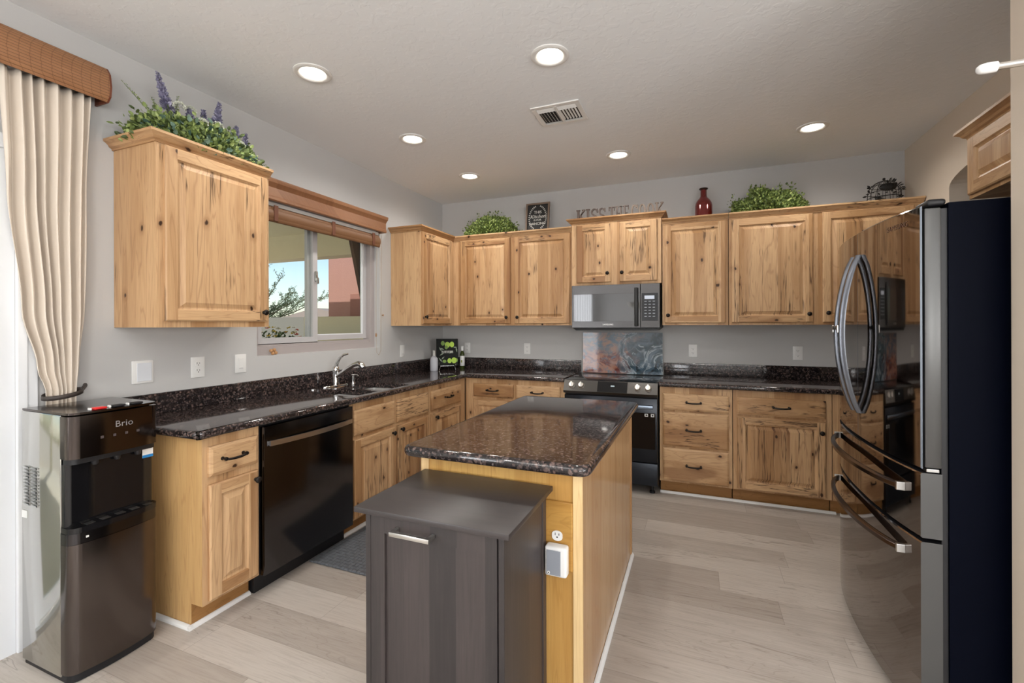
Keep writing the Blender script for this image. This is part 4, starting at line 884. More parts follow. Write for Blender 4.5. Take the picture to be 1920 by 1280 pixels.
# curtain
def lerp(tb, z):
    for i in range(len(tb)-1):
        (z0, a), (z1, b) = tb[i], tb[i+1]
        if z0 >= z >= z1:
            s = (z0-z)/(z0-z1); s = s*s*(3-2*s); return a+(b-a)*s
    return tb[-1][1]
Ltb = [(2.47, -3.565), (1.95, -3.548), (1.45, -3.505), (1.20, -3.455), (1.095, -3.425), (1.06, -3.425), (.5, -3.49), (.03, -3.50)]
Rtb = [(2.47, -3.268), (1.95, -3.280), (1.45, -3.285), (1.20, -3.300), (1.095, -3.310), (1.06, -3.312), (.5, -3.24), (.03, -3.23)]
g = G(); NU, NZ = 180, 70; vs = []
for j in range(NZ+1):
    z = 2.45-(2.45-.03)*j/NZ; L_, R_ = lerp(Ltb, z), lerp(Rtb, z); tie = math.exp(-((z-1.08)/.22)**2); amp = .022*(1-.55*tie)
    for i in range(NU+1):
        s = i/NU; ph = s*2*PI*7+.9*math.sin(3.1*s*PI+1.3*z)+.35*math.sin(5*z)
        w = math.sin(ph)+.28*math.sin(2*ph+1.1)+.25*math.sin(ph*.37+z*2.)
        vs.append(LW.p(L_+(R_-L_)*s+.004*math.cos(ph), z, .050+amp*w*(.75 if z < .95 else 1)-.010*tie*(2*s-1)**2+.006*tie))
g.add(vs, [(j*(NU+1)+i, j*(NU+1)+i+1, (j+1)*(NU+1)+i+1, (j+1)*(NU+1)+i) for j in range(NZ) for i in range(NU)])
t = thing('curtain', 'cream curtain gathered by a dark tieback beside the glass door', 'curtain', (.056, -3.4, .03))
CURT = simple('cream_linen', (.74, .66, .57), .85, bump=(400, .15, .001))
CURT.node_tree.nodes['Principled BSDF'].inputs['Sheen Weight'].default_value = .15
b = build('curtain_panel', g, CURT, t, smooth=180, fix=False); m_ = b.modifiers.new('thick', 'SOLIDIFY'); m_.thickness = .002
g = G(); ring = []
for k in range(25): a = 2*PI*k/24; ring.append(LW.p(-3.367+.068*math.cos(a), 1.072+.010*math.cos(a)+.012*(1-math.sin(a))*.5, .056+.042*math.sin(a)))
vs = []
for p in ring: vs += [p+Vector((0, 0, -.010)), p+Vector((0, 0, .010))]
g.add(vs, [(2*k, 2*k+2, 2*k+3, 2*k+1) for k in range(24)]); tube(g, [LW.p(-3.30, 1.082, .05), LW.p(-3.27, 1.10, .02), LW.p(-3.262, 1.105, .002)], .008, 8)
b = build('tieback', g, simple('dark_tie', (.05, .04, .035), .5), t, smooth=60, fix=False); m_ = b.modifiers.new('thick', 'SOLIDIFY'); m_.thickness = .003

# ================================================================== PLANTS
LEAFM = {}
def leafmat(name, c0, c1, c2, rough=.5):
    m, t_, b = mat_new(name); g = N(t_); ge = g.node('ShaderNodeNewGeometry'); r = ge.outputs['Random Per Island']
    c = g.mix(g.ramp(r, 0., .6), c0, c1); c = g.mix(g.ramp(r, .7, 1.), c, c2); g.put(b.inputs['Base Color'], c); b.inputs['Roughness'].default_value = rough; return m
LG = leafmat('boxwood_leaves', (.05, .08, .015), (.18, .25, .06), (.42, .50, .17))
LG2 = leafmat('mixed_leaves', (.06, .09, .03), (.20, .27, .08), (.42, .50, .18)); LB = leafmat('blue_green_leaves', (.06, .12, .09), (.12, .20, .15), (.2, .28, .2))
PUR = leafmat('lavender_florets', (.13, .12, .20), (.24, .23, .34), (.38, .37, .48)); WHF = leafmat('white_florets', (.5, .52, .42), (.62, .64, .56), (.75, .76, .72))
STEM = simple('plant_stem', (.10, .13, .04), .6)
def leaf(g, p, d, size, wid=.62, rnd=random, mi=0):
    d = Vector(d).normalized(); s = d.cross(Vector((rnd.uniform(-1, 1), rnd.uniform(-1, 1), rnd.uniform(-1, 1)))).normalized(); n = d.cross(s); p = Vector(p); w = size*wid*.5; b = n*size*.12
    g.add([p, p+d*size*.35+s*w-b*.3, p+d*size*.75+s*w*.8, p+d*size+b*.8, p+d*size*.75-s*w*.8, p+d*size*.35-s*w-b*.3, p+d*size*.5+b], [(0, 1, 6), (1, 2, 6), (2, 3, 6), (3, 4, 6), (4, 5, 6), (5, 0, 6)], mi)
def bush(g, inside, box6, n, size, rnd, zc, ctr, shell=.0):
    """scatter leaf sprigs inside a mound"""
    k = 0
    while k < n:
        p = Vector([rnd.uniform(box6[2*i], box6[2*i+1]) for i in range(3)]); q = inside(p)
        if (q > 1 and (q > 1.5 or rnd.random() > .16*(1.5-q))) or q < shell: continue
        k += 1; out = (p-Vector(ctr)); out.normalize()
        d = out+Vector((rnd.uniform(-.8, .8), rnd.uniform(-.8, .8), rnd.uniform(-.5, .9)))
        leaf(g, p, d, size*rnd.uniform(.7, 1.25), .75, rnd)
def mound(name, label, cat, cx_, cy_, zb, hx_, hy_, hz_, n, size, seed, mat=LG, lump=.18, tip=0.):
    rnd = random.Random(seed); t = thing(name, label, cat, (cx_, cy_, zb))
    lum = [(rnd.uniform(0, 6.28), rnd.uniform(2, 5), rnd.uniform(-1, 1)) for _ in range(4)]
    def ins(p):
        u, v, w_ = (p.x-cx_)/hx_, (p.y-cy_)/hy_, (p.z-zb)/hz_; a = math.atan2(v, u)
        k = 1+lump*sum(math.sin(f*(u*2+w_)+ph)*c for ph, f, c in lum)/2
        return (u*u+v*v+max(w_, 0)**2)/(k*k) if w_ > -.02 else 9
    g = G(); bush(g, ins, (cx_-hx_*1.3, cx_+hx_*1.3, cy_-hy_*1.1, cy_+hy_*1.1, zb+.004, zb+hz_*1.3), n, size, rnd, zb, (cx_, cy_, zb), .45)
    g.v = [(v[0], min(v[1], -.005) if F_BACK else v[1], max(v[2], zb+.0008)) for v in g.v]
    f_ = build('foliage', g, mat, t, fix=False)
    sg = G()
    for k in range(40):
        a = rnd.uniform(0, 6.28); e = rnd.uniform(.3, 1.4); r_ = rnd.uniform(.8, 1.08)
        q = (cx_+hx_*r_*math.cos(a)*math.cos(e), min(cy_+hy_*r_*math.sin(a)*math.cos(e), -.008) if F_BACK else cy_+hy_*r_*math.sin(a)*math.cos(e), zb+.004+hz_*r_*math.sin(e))
        tube(sg, [(cx_+.5*(q[0]-cx_), cy_+.3*(q[1]-cy_), zb+.012), ((cx_+q[0])/2+.2*(q[0]-cx_), (cy_+q[1])/2, zb+(q[2]-zb)*.7), q], .0012, 4)
    build('stems', sg, STEM, t)
    build('planter', box(G(), cx_-hx_*.55, cx_+hx_*.55, cy_-hy_*.5, cy_+hy_*.5, zb, zb+.035, 0, .01), simple('dark_planter', (.05, .04, .03), .7), t)
    return t
F_BACK = True
TOPZ = UZ1
mound('boxwood_arrangement', 'round green boxwood bush on the back cabinets left of the framed sign', 'artificial plant', .675, -.165, TOPZ+.001, .300, .135, .245, 6000, .021, 3, lump=.08)
mound('boxwood_arrangement', 'long green boxwood bush on the back cabinets right of the red bottle', 'artificial plant', 3.215, -.165, TOPZ+.001, .275, .135, .240, 6000, .021, 5, lump=.14)
F_BACK = False
# lavender arrangement above the left cabinet
rnd = random.Random(11)
ly0, ly1, lx = -3.12, -2.56, .185
t = thing('lavender_arrangement', 'large mixed arrangement of greenery with purple lavender spikes on the left wall cabinet', 'artificial plant', (lx, (ly0+ly1)/2, TOPZ))
def insL(p):
    v = (p.y-(ly0+ly1)/2)/.34; u = (p.x-lx)/.155; w_ = (p.z-TOPZ)/(.215*(1-.35*max(0, v)+.10*math.sin(9*p.y)))
    return u*u*.8+abs(v)**2.6+max(w_, 0)**2 if w_ > 0 else 9
g = G(); bush(g, insL, (lx-.17, lx+.17, ly0-.08, ly1+.10, TOPZ+.004, TOPZ+.30), 5200, .026, rnd, 0, (lx, -2.84, TOPZ), .3)
g.v = [(max(v[0], .004), v[1], max(v[2], TOPZ+.001)) for v in g.v]; build('foliage', g, LG2, t, fix=False)
g = G(); bush(g, insL, (lx, lx+.17, ly0, ly1+.06, TOPZ+.004, TOPZ+.2), 260, .032, rnd, 0, (lx, -2.84, TOPZ), .6)
g.v = [(max(v[0], .004), v[1], max(v[2], TOPZ+.001)) for v in g.v]; build('blue_green_foliage', g, LB, t, fix=False)
def spike(base, tip, r0, seed, mat=PUR, dens=230, name='lavender_spike'):
    rr_ = random.Random(seed); g = G(); a, b = Vector(base), Vector(tip); tube(g, [a, (a+b)/2+Vector((rr_.uniform(-.006, .006), rr_.uniform(-.006, .006), 0)), b], [.0018, .0013, .0008], 5, 1)
    for k in range(dens):
        s = .30+.70*(k/dens); p = a+(b-a)*s; an = rr_.uniform(0, 6.28); d = Vector((math.cos(an), math.sin(an), rr_.uniform(.1, 1.)))
        leaf(g, p+d*.002, d, r0*(1.15-.8*(s-.3)/.7)*rr_.uniform(.7, 1.3), .6, rr_)
    return build(name, g, [mat, STEM], t, fix=False)
for k, (b_, e_, r_) in enumerate((((.2, -3.00, 2.40), (.19, -3.055, 2.635), .022), ((.2, -2.97, 2.40), (.15, -2.985, 2.53), .02), ((.2, -2.90, 2.38), (.2, -2.91, 2.52), .020),
        ((.2, -2.82, 2.36), (.2, -2.835, 2.545), .022), ((.2, -2.78, 2.36), (.2, -2.745, 2.62), .024), ((.2, -2.66, 2.33), (.2, -2.645, 2.53), .024), ((.2, -2.60, 2.32), (.2, -2.585, 2.51), .020), ((.17, -2.86, 2.36), (.12, -2.87, 2.50), .02))):
    spike(b_, e_, r_*1.25, 20+k, dens=330)
spike((.2, -3.04, 2.38), (.17, -3.20, 2.535), .010, 41, LG2, 90, 'grass_frond'); spike((.2, -2.98, 2.38), (.2, -2.965, 2.56), .012, 42, LG2, 90, 'grass_frond'); spike((.2, -3.02, 2.38), (.2, -3.09, 2.50), .012, 43, LG2, 90, 'grass_frond')
spike((.2, -2.60, 2.30), (.24, -2.475, 2.36), .012, 44, LG2, 60, 'grass_frond')
for k, (y, z, x) in enumerate(((-2.99, 2.485, .25), (-2.915, 2.50, .22), (-2.90, 2.43, .29), (-2.805, 2.455, .27), (-2.70, 2.385, .30))):
    g = G(); rr_ = random.Random(60+k)
    for i in range(90):
        d = Vector((rr_.gauss(0, 1), rr_.gauss(0, 1), abs(rr_.gauss(0, 1)))).normalized(); leaf(g, Vector((x, y, z))+d*.022, d, .009, .9, rr_)
    build('white_flower_cluster', g, WHF, t, fix=False)
build('planter', box(G(), lx-.06, lx+.06, -3.02, -2.68, TOPZ+.0005, TOPZ+.05, 0, .01), simple('dark_planter', (.05, .04, .03), .7), t)
# trailing plant above the refrigerator cabinet
t = thing('trailing_plant', 'small leafy artificial plant on the cabinet above the refrigerator', 'artificial plant', (4.0, -2.12, TOPZ)); rr_ = random.Random(5); g = G(); sg = G()
for k in range(26):
    a = Vector((3.98, -2.16, TOPZ+.04)); e_ = a+Vector((rr_.uniform(-.12, .06), rr_.uniform(-.17, .20), rr_.uniform(.02, .26)))
    mid = (a+e_)/2+Vector((0, 0, .04)); tube(sg, [a, mid, e_], .0013, 4)
    for i in range(16):
        s = .25+.75*i/15; p = a*(1-s)**2+mid*2*s*(1-s)+e_*s*s; leaf(g, p, Vector((rr_.uniform(-1, 1), rr_.uniform(-1, 1), rr_.uniform(-.2, 1))), .026, .5, rr_)
build('foliage', g, LG2, t, fix=False); build('stems', sg, STEM, t); build('pot', lathe(G(), (3.98, -2.16, TOPZ+.0005), (0, 0, 1), [(.04, 0), (.05, .05), (.045, .05), (.0, .045)], 16), simple('brown_pot', (.12, .07, .04), .6), t, smooth=40)

# ================================================================== DECOR ON THE CABINETS
# framed sign
t = thing('framed_sign', 'small framed chalkboard kitchen sign with a white leaf wreath on top of the back cabinets', 'sign', (1.183, -.12, TOPZ))
sz0, sz1, sx0, sx1, lean = TOPZ+.001, TOPZ+.350, 1.058, 1.308, .05
def SP(x, z, h): return Vector((x, -.10+lean*((z-sz1)/(sz1-sz0))-h, z))
def sbox(g, x0, x1, z0, z1, h0, h1, mi=0):
    return g.add([SP(x, z, h) for h in (h0, h1) for x, z in ((x0, z0), (x1, z0), (x1, z1), (x0, z1))], [(0, 1, 2, 3), (4, 5, 6, 7), (0, 1, 5, 4), (1, 2, 6, 5), (2, 3, 7, 6), (3, 0, 4, 7)], mi)
build('sign_board', sbox(G(), sx0+.01, sx1-.01, sz0+.01, sz1-.01, .0, .008), simple('chalkboard', (.018, .018, .018), .6), t)
g = G(); w = .017; sbox(g, sx0, sx0+w, sz0, sz1, -.002, .020); sbox(g, sx1-w, sx1, sz0, sz1, -.002, .020); sbox(g, sx0+w, sx1-w, sz1-w, sz1, -.002, .020); sbox(g, sx0+w, sx1-w, sz0, sz0+w, -.002, .020)
build('sign_frame', g, simple('grey_brown_frame', (.20, .145, .11), .55), t)
CH = simple('chalk_white', (.75, .75, .72), .7); cxs = (sx0+sx1)/2
def stext(body, size, zc, sp_=1., shear=0., bold=0.):
    g = textgeo(body, size, lambda a, b, h: SP(cxs+a, zc+b, .0088+h), .0002, sp_, shear=shear); return g
for i, (bd, sz, zc, sh) in enumerate((('THIS', .040, sz0+.240, 0), ('Kitchen', .052, sz0+.192, .35), ('IS FOR', .028, sz0+.163, 0), ('DANCING', .037, sz0+.122, 0))):
    g = stext(bd, sz, zc, 1., sh)
    for dx in (.0007, -.0007): gg = stext(bd, sz, zc, 1., sh); gg.v = [(v[0]+dx, v[1]-.0001, v[2]) for v in gg.v]; g.add(gg.v, gg.f)
    build('lettering', g, CH, t)
g = G()
for s in (-1, 1):
    for k in range(15):
        a = math.radians(-68+k*9.7); px, pz = cxs+s*.090*math.cos(a), sz0+.198+.122*math.sin(a)
        for o_ in (-1, 1):
            d = Vector((-s*math.sin(a)+o_*.55*math.cos(a)*s, 0, math.cos(a)+o_*.55*math.sin(a))).normalized()*.016; n_ = Vector((-d.z, 0, d.x))*.22
            q = [(px, pz), (px+d.x*.5+n_.x, pz+d.z*.5+n_.z), (px+d.x, pz+d.z), (px+d.x*.5-n_.x, pz+d.z*.5-n_.z)]
            g.add([SP(a_, b_, .0088) for a_, b_ in q], [(0, 1, 2, 3)])
b = build('leaf_wreath', g, CH, t, fix=False)
# word letters
def glyph(ch, W_, Hh, st):
    """slab-serif letter as list of polygons"""
    sf = st*.55; e = st*.45; P = []
    R = lambda x0, x1, z0, z1: P.append([(x0, z0), (x1, z0), (x1, z1), (x0, z1)])
    if ch in 'KIHTE':
        xs_ = {'K': [e], 'I': [W_/2-st/2], 'H': [e, W_-e-st], 'T': [W_/2-st/2], 'E': [e]}[ch]
        for x in xs_: R(x, x+st, 0, Hh); R(x-e, x+st+e, 0, sf)
        if ch != 'T':
            for x in xs_: R(x-e, x+st+e, Hh-sf, Hh)
        if ch == 'H': R(e, W_-e, Hh*.45, Hh*.45+sf)
        if ch == 'T': R(0, W_, Hh-sf, Hh); R(0, sf*.8, Hh*.72, Hh); R(W_-sf*.8, W_, Hh*.72, Hh)
        if ch == 'E': R(e, W_, 0, sf); R(e, W_, Hh-sf, Hh); R(e, W_*.75, Hh*.45, Hh*.45+sf); R(W_-sf*.8, W_, 0, Hh*.28); R(W_-sf*.8, W_, Hh*.72, Hh)
        if ch == 'K': P.append([(e+st, Hh*.40), (W_-st*.9, Hh-sf), (W_, Hh-sf), (e+st, Hh*.40+st*.6)]); P.append([(e+st*1.2, Hh*.52), (e+st*1.9, Hh*.62), (W_, sf), (W_-st*1.1, sf)]); R(W_-st*1.5, W_+e*.4, 0, sf); R(W_-st*1.4, W_+e*.4, Hh-sf, Hh)
    else:
        def arc(cx_, cz_, ra, rb, a0, a1, n=14, w=st):
            for k in range(n):
                t0, t1 = math.radians(a0+(a1-a0)*k/n), math.radians(a0+(a1-a0)*(k+1)/n)
                P.append([(cx_+ra*math.cos(t0), cz_+rb*math.sin(t0)), (cx_+ra*math.cos(t1), cz_+rb*math.sin(t1)), (cx_+(ra-w)*math.cos(t1), cz_+(rb-w*.7)*math.sin(t1)), (cx_+(ra-w)*math.cos(t0), cz_+(rb-w*.7)*math.sin(t0))])
        if ch == 'O': arc(W_/2, Hh/2, W_/2, Hh/2, 0, 360, 24)
        if ch == 'C': arc(W_/2, Hh/2, W_/2, Hh/2, 40, 320, 20); R(W_-sf, W_, Hh*.66, Hh*.98); R(W_-sf, W_, Hh*.05, Hh*.28)
        if ch == 'S': arc(W_/2, Hh*.735, W_/2, Hh*.265, 20, 270, 14, st*.8); arc(W_/2, Hh*.265, W_/2, Hh*.265, -160, 90, 14, st*.8); R(W_-sf*.8, W_, Hh*.68, Hh*.98); R(0, sf*.8, Hh*.02, Hh*.30)
    return P
def wordsign(word, x0, x1, zb, hgt, mat, label):
    t = thing('wooden_word', label, 'word decoration', ((x0+x1)/2, -.30, zb)); ws = {'I': .6, 'S': .85, 'E': .9, 'K': 1.08, 'H': 1.1, 'T': 1., 'C': .95, 'O': 1.}
    tot = sum(ws[c] for c in word)+.10*(len(word)-1); un = (x1-x0)/tot; x = x0
    for c in word:
        W_ = ws[c]*un; g = G()
        for k, q in enumerate(glyph(c, W_, hgt, un*.26)): prism(g, [(x+a, zb+b) for a, b in q], lambda a, b, h: (a, -h, b), .285, .303+.0003*(k % 3))
        build('letter', g, mat, t); x += W_+.10*un
    return t
DW1 = simple('weathered_dark_wood', (.12, .09, .078), .6, bump=(60, .3, .002)); DW2 = simple('weathered_light_wood', (.19, .14, .11), .6, bump=(60, .3, .002))
TZ = 2.326
wordsign('KISS', 1.625, 1.895, TZ, .125, DW1, 'dark wooden letters spelling KISS on the cabinet above the microwave')
wordsign('THE', 1.925, 2.105, TZ, .125, DW1, 'dark wooden letters spelling THE on the cabinet above the microwave')
wordsign('COOK', 2.125, 2.400, TZ, .125, DW2, 'lighter wooden letters spelling COOK on the cabinet above the microwave')
# red bottle
RG = simple('dark_red_glass', (.16, .006, .006), .08, .35, .9, 1.)
t = thing('red_glass_bottle', 'dark red glass bottle with flared lip on top of the cabinets right of the microwave', 'bottle', (2.728, -.17, TOPZ))
build('bottle_body', lathe(G(), (2.728, -.17, TOPZ+.001), (0, 0, 1), [(.064, 0), (.071, .006), (.072, .02), (.072, .145), (.068, .170), (.055, .195), (.036, .215), (.027, .232), (.025, .285)], 28), RG, t, smooth=50)
build('bottle_lip', lathe(G(), (2.728, -.17, TOPZ+.2865), (0, 0, 1), [(.025, 0), (.034, .006), (.038, .014), (.030, .018), (.0, .016)], 24), simple('dark_lip', (.03, .012, .01), .2), t, smooth=50)
# wire cloche with birds
IRON = simple('black_iron', (.015, .013, .012), .5)
wx, wy, wz, wr, wh = 4.005, -.175, TOPZ+.001, .105, .215
t = thing('wire_birdcage', 'domed black wire cage with metal leaves on the back cabinets', 'birdcage', (wx, wy, wz))
def cg(a, h): r = wr*(1-.10*abs(h-.3)) if h < .55 else wr*.975*math.cos((h-.55)/.45*PI/2)**.55; return Vector((wx+r*math.cos(a), wy+r*math.sin(a), wz+wh*h))
g = G()
for k in range(14): a = 2*PI*k/14; tube(g, [cg(a, h/12) for h in range(12)]+[Vector((wx, wy, wz+wh))], .0018, 5)
for h in (.0, .18, .36, .55, .78): tube(g, [cg(2*PI*k/24, h if h else .01) for k in range(25)], .0022, 5)
build('wire_frame', g, IRON, t, smooth=60)
build('finial', ball(G(), (wx, wy, wz+wh+.010), .010), IRON, t, smooth=60)
g = ball(G(), (wx+.005, wy-.062, wz+.148), .030, sc=(1.95, .5, 1.)); 
build('ornament_medallion', g, IRON, t, smooth=60)
g = ball(G(), (wx-.055, wy-.070, wz+.062), .017, sc=(1.3, .7, 1.)); ball(g, (wx-.074, wy-.070, wz+.076), .009); leaf(g, (wx-.04, wy-.07, wz+.062), (1, 0, -.3), .04, .4); build('bird', g, IRON, t, smooth=60)
g = G(); rr_ = random.Random(3)
for k in range(46):
    a = rr_.choice([rr_.uniform(-.5, .8), rr_.uniform(2.6, 3.9), rr_.uniform(4.1, 5.4)]); p = cg(a, rr_.uniform(.15, .9)); leaf(g, p, (p-Vector((wx, wy, wz+.1)))+Vector((rr_.uniform(-.05, .05), 0, rr_.uniform(-.06, .06))), .030, .5, rr_)
build('metal_leaves', g, IRON, t, fix=False)

# ================================================================== ON THE WORKTOP
t = thing('white_bottle', 'frosted white glass bottle standing on the corner of the worktop', 'bottle', (.197, -.504, CT1))
build('bottle_body', lathe(G(), (.197, -.504, CT1+.0006), (0, 0, 1), [(.036, 0), (.040, .006), (.040, .105), (.037, .125), (.025, .142), (.014, .150)], 24), simple('frosted_glass', (.50, .51, .56), .35), t, smooth=50)
build('bottle_neck', lathe(G(), (.197, -.504, CT1+.151), (0, 0, 1), [(.014, 0), (.014, .040), (.015, .042), (.015, .055), (.0, .056)], 18), simple('neck_white', (.62, .61, .58), .4), t, smooth=50)
t = thing('olive_oil_bottle', 'slim green oil bottle with white cap and label on the worktop near the back wall', 'bottle', (.343, -.175, CT1))
bx, by = .343, -.175
build('bottle_glass', lathe(G(), (bx, by, CT1+.0006), (0, 0, 1), [(.024, 0), (.026, .005), (.026, .150), (.022, .165), (.014, .180), (.012, .19)], 20), simple('olive_glass', (.035, .05, .008), .08, .0, .8), t, smooth=50)
build('label', lathe(G(), (bx, by, CT1+.030), (0, 0, 1), [(.0264, 0), (.0268, .0005), (.0268, .105), (.0264, .1055)], 20), PLATE, t, smooth=50)
build('label_print', box(G(), bx+.000, bx+.013, by-.0280, by-.0245, CT1+.065, CT1+.09), simple('olive_print', (.30, .34, .06), .5), t)
build('cap', lathe(G(), (bx, by, CT1+.190), (0, 0, 1), [(.0145, 0), (.0145, .032), (.0135, .033), (.0135, .036), (.0150, .037), (.0150, .050), (.0, .0505)], 18), PLATE, t, smooth=50)
# cookbook on a wire stand
bc_ = Vector((.262, -.352, CT1)); va = Vector((CAM.x-bc_.x, CAM.y-bc_.y, 0)).normalized(); va = (va+Vector((.12, -.1, 0))).normalized(); ua = Vector((-va.y, va.x, 0)); 
def BP(u, w, h):  # u across, w up the cover, h towards viewer
    tl = math.radians(12); return bc_+ua*u+Vector((0, 0, .048+w*math.cos(tl)))+va*(.03-w*math.sin(tl)+h*math.cos(tl))+Vector((0, 0, h*math.sin(tl)))
def bbox(g, u0, u1, w0, w1, h0, h1, mi=0): return g.add([BP(u, w, h) for h in (h0, h1) for u, w in ((u0, w0), (u1, w0), (u1, w1), (u0, w1))], [(0, 1, 2, 3), (4, 5, 6, 7), (0, 1, 5, 4), (1, 2, 6, 5), (2, 3, 7, 6), (3, 0, 4, 7)], mi)
t = thing('olive_picture_book', 'black book with green olives on its cover in the worktop corner', 'book', bc_)
bk = build('book_cover', bbox(G(), -.112, .112, 0, .275, 0, .018), simple('book_black', (.004, .005, .004), .5, spec=.15), t)
def disc(cu, cw, ru, rw, h, n=18): 
    return G().add([BP(cu+ru*math.cos(2*PI*k/n), cw+rw*math.sin(2*PI*k/n), h) for k in range(n)], [tuple(range(n))])
OL = simple('olive_green', (.30, .46, .03), .4); OL2 = simple('olive_green_dark', (.12, .22, .02), .4); LS = simple('leaf_silver', (.22, .27, .20), .5)
g = G()
for k, (u, w_, r_, rw) in enumerate(((.002, .212, .026, .031), (.048, .215, .023, .030), (.068, .048, .026, .031), (.022, .045, .022, .026))):
    d = disc(u, w_, r_, rw, .0184+.0002*k); g.add(d.v, d.f)
build('printed_olives', g, OL, bk, fix=False)
g = G()
for k, (u, w_, r_, rw) in enumerate(((-.045, .228, .020, .024), (-.01, .185, .016, .020), (.095, .05, .012, .02), (-.03, .04, .02, .016))):
    d = disc(u, w_, r_, rw, .01835+.0001*k); g.add(d.v, d.f)
build('printed_olives', g, OL2, bk, fix=False)
g = G()
for (u, w_, du, dw) in ((-.085, .19, .03, -.05), (-.08, .10, .05, .03), (.09, .19, .01, -.06), (-.09, .08, .04, -.05), (.06, .185, .04, .0), (-.06, .06, .03, .03), (.02, .12, .04, .03), (-.03, .16, -.05, .02)):
    n_ = Vector((-dw, du)).normalized()*.007; g.add([BP(u, w_, .0188), BP(u+du*.5+n_.x, w_+dw*.5+n_.y, .0188), BP(u+du, w_+dw, .0188), BP(u+du*.5-n_.x, w_+dw*.5-n_.y, .0188)], [(0, 1, 2, 3)])
build('printed_leaves', g, LS, bk, fix=False)
g = G(); rr_ = random.Random(9); u = -.055
while u < .060:
    w_ = rr_.uniform(.006, .011); d = G().add([BP(u, .125, .019), BP(u+w_*.45, .125, .019), BP(u+w_*.45, .148, .019), BP(u, .148, .019)], [(0, 1, 2, 3)]); g.add(d.v, d.f)
    if rr_.random() < .7: g.add([BP(u, .144, .019), BP(u+w_, .144, .019), BP(u+w_, .148, .019), BP(u, .148, .019)], [(0, 1, 2, 3)])
    u += w_+.004
build('printed_title', g, CH, bk, fix=False)
st = thing('wire_book_stand', 'thin metal wire stand holding the olive book', 'book stand', bc_)
for s in (-1, 1):
    P = [BP(s*.085, -.006, .045)+Vector((0, 0, .03)), BP(s*.085, -.006, .045), BP(s*.07, -.006, -.002), BP(s*.055, .10, -.004)]
    build('cradle_wire', tube(G(), P, .0022, 6), CHROME, st, smooth=60)
    q = BP(s*.07, -.006, .02); build('leg', tube(G(), [q, Vector((q.x+va.x*.03+ua.x*s*.015, q.y+va.y*.03+ua.y*s*.015, CT1+.003))], .0022, 6), CHROME, st, smooth=60)
q = BP(0, .10, -.006); build('back_leg', tube(G(), [q, Vector((q.x-va.x*.07, q.y-va.y*.07, CT1+.003))], .0022, 6), CHROME, st, smooth=60)
build('cross_wire', tube(G(), [BP(-.070, -.006, .0), BP(.070, -.006, .0)], .0022, 6), CHROME, st, smooth=60); build('cross_wire', tube(G(), [BP(-.055, .10, -.0045), BP(.055, .10, -.0045)], .0022, 6), CHROME, st, smooth=60)

# ================================================================== FLOOR MAT
def matmat():
    m, t_, b = mat_new('woven_rubber_mat'); g = N(t_); x, y, z = g.xyz(); s = .028
    a = g.m('DIVIDE', g.m('ADD', x, 0.), s); c = g.m('DIVIDE', y, s)
    par = g.m('MODULO', g.m('ABSOLUTE', g.m('ADD', g.m('FLOOR', a), g.m('FLOOR', c))), 2.)
    fa, fc = g.m('ABSOLUTE', g.m('SUBTRACT', g.m('FRACT', a), .5)), g.m('ABSOLUTE', g.m('SUBTRACT', g.m('FRACT', c), .5))
    hgt = g.m('ADD', g.m('MULTIPLY', par, g.ramp(fa, .30, .5, 1., 0.)), g.m('MULTIPLY', g.m('SUBTRACT', 1., par), g.ramp(fc, .30, .5, 1., 0.)))
    g.put(b.inputs['Base Color'], g.mix(hgt, (.045, .05, .058), (.115, .125, .14))); b.inputs['Roughness'].default_value = .55; g.bump(hgt, .8, .004, b); return m
t = build('kitchen_mat', box(G(), .572, 1.06, -2.478, -1.30, .0008, .012, 0, .004), matmat(), loc=(.8, -1.9, 0)); tag(t, 'dark grey basketweave rubber mat on the floor in front of the sink', 'floor mat')

# rod with white end on the partition wall
t = thing('wall_rod', 'thin metal rod with a white end cap at the near wall edge', 'rod', (3.6, -2.80, 2.08))
build('rod', tube(G(), [(3.452, -2.80, 2.098), (4.6, -2.80, 2.098)], .0095, 12), NICKEL, t, smooth=60)
build('end_cap', tube(G(), [(3.410, -2.80, 2.096), (3.416, -2.80, 2.097), (3.430, -2.80, 2.098), (3.4515, -2.80, 2.098)], [.008, .013, .015, .0145], 14), simple('white_cap', (.88, .88, .88), .35), t, smooth=60)
for x in (3.9, 4.5): build('bracket', box(G(), x-.008, x+.008, -2.80, -2.701, 2.085, 2.092), NICKEL, t)

# ================================================================== OUTSIDE
STU = simple('beige_stucco', (.74, .68, .49), .9, bump=(40, .3, .01)); PINK = simple('pink_stucco', (.46, .25, .21), .9, bump=(40, .3, .01))
GRV = simple('gravel', (.62, .55, .45), .95, bump=(30, .6, .02)); CONC = simple('patio_concrete', (.66, .63, .56), .9, bump=(20, .2, .01))
g = box(G(), -60, -.16, -30, 60, -.25, -.10); struct('ground', g, GRV)
struct('patio_slab', box(G(), -5.8, -.155, -8.5, 1.4, -.0995, -.03), CONC)
t = thing('patio_cover', 'beige patio roof with beam seen through the sink window', 'patio cover', (-2, -3, 2.45))
build('roof_panel', box(G(), -5.6, -.155, -8.0, 1.40, 2.86, 2.98), STU, t); build('beam', box(G(), -5.6, -.155, 1.08, 1.34, 2.47, 2.8595), STU, t); build('beam', box(G(), -5.6, -5.35, -8.0, 1.0795, 2.50, 2.8595), STU, t)
for yy in (-1.2, -3.6, -6.0): build('rafter', box(G(), -5.349, -.156, yy-.06, yy+.06, 2.70, 2.8595), STU, t)
for yy in (-7.8, 1.21): build('post', box(G(), -5.58, -5.37, yy-.1, yy+.1, -.029, 2.4495), STU, t)
t = thing('neighbouring_house', 'pink stucco building seen through the right pane of the sink window', 'building', (-2, 4, 0))
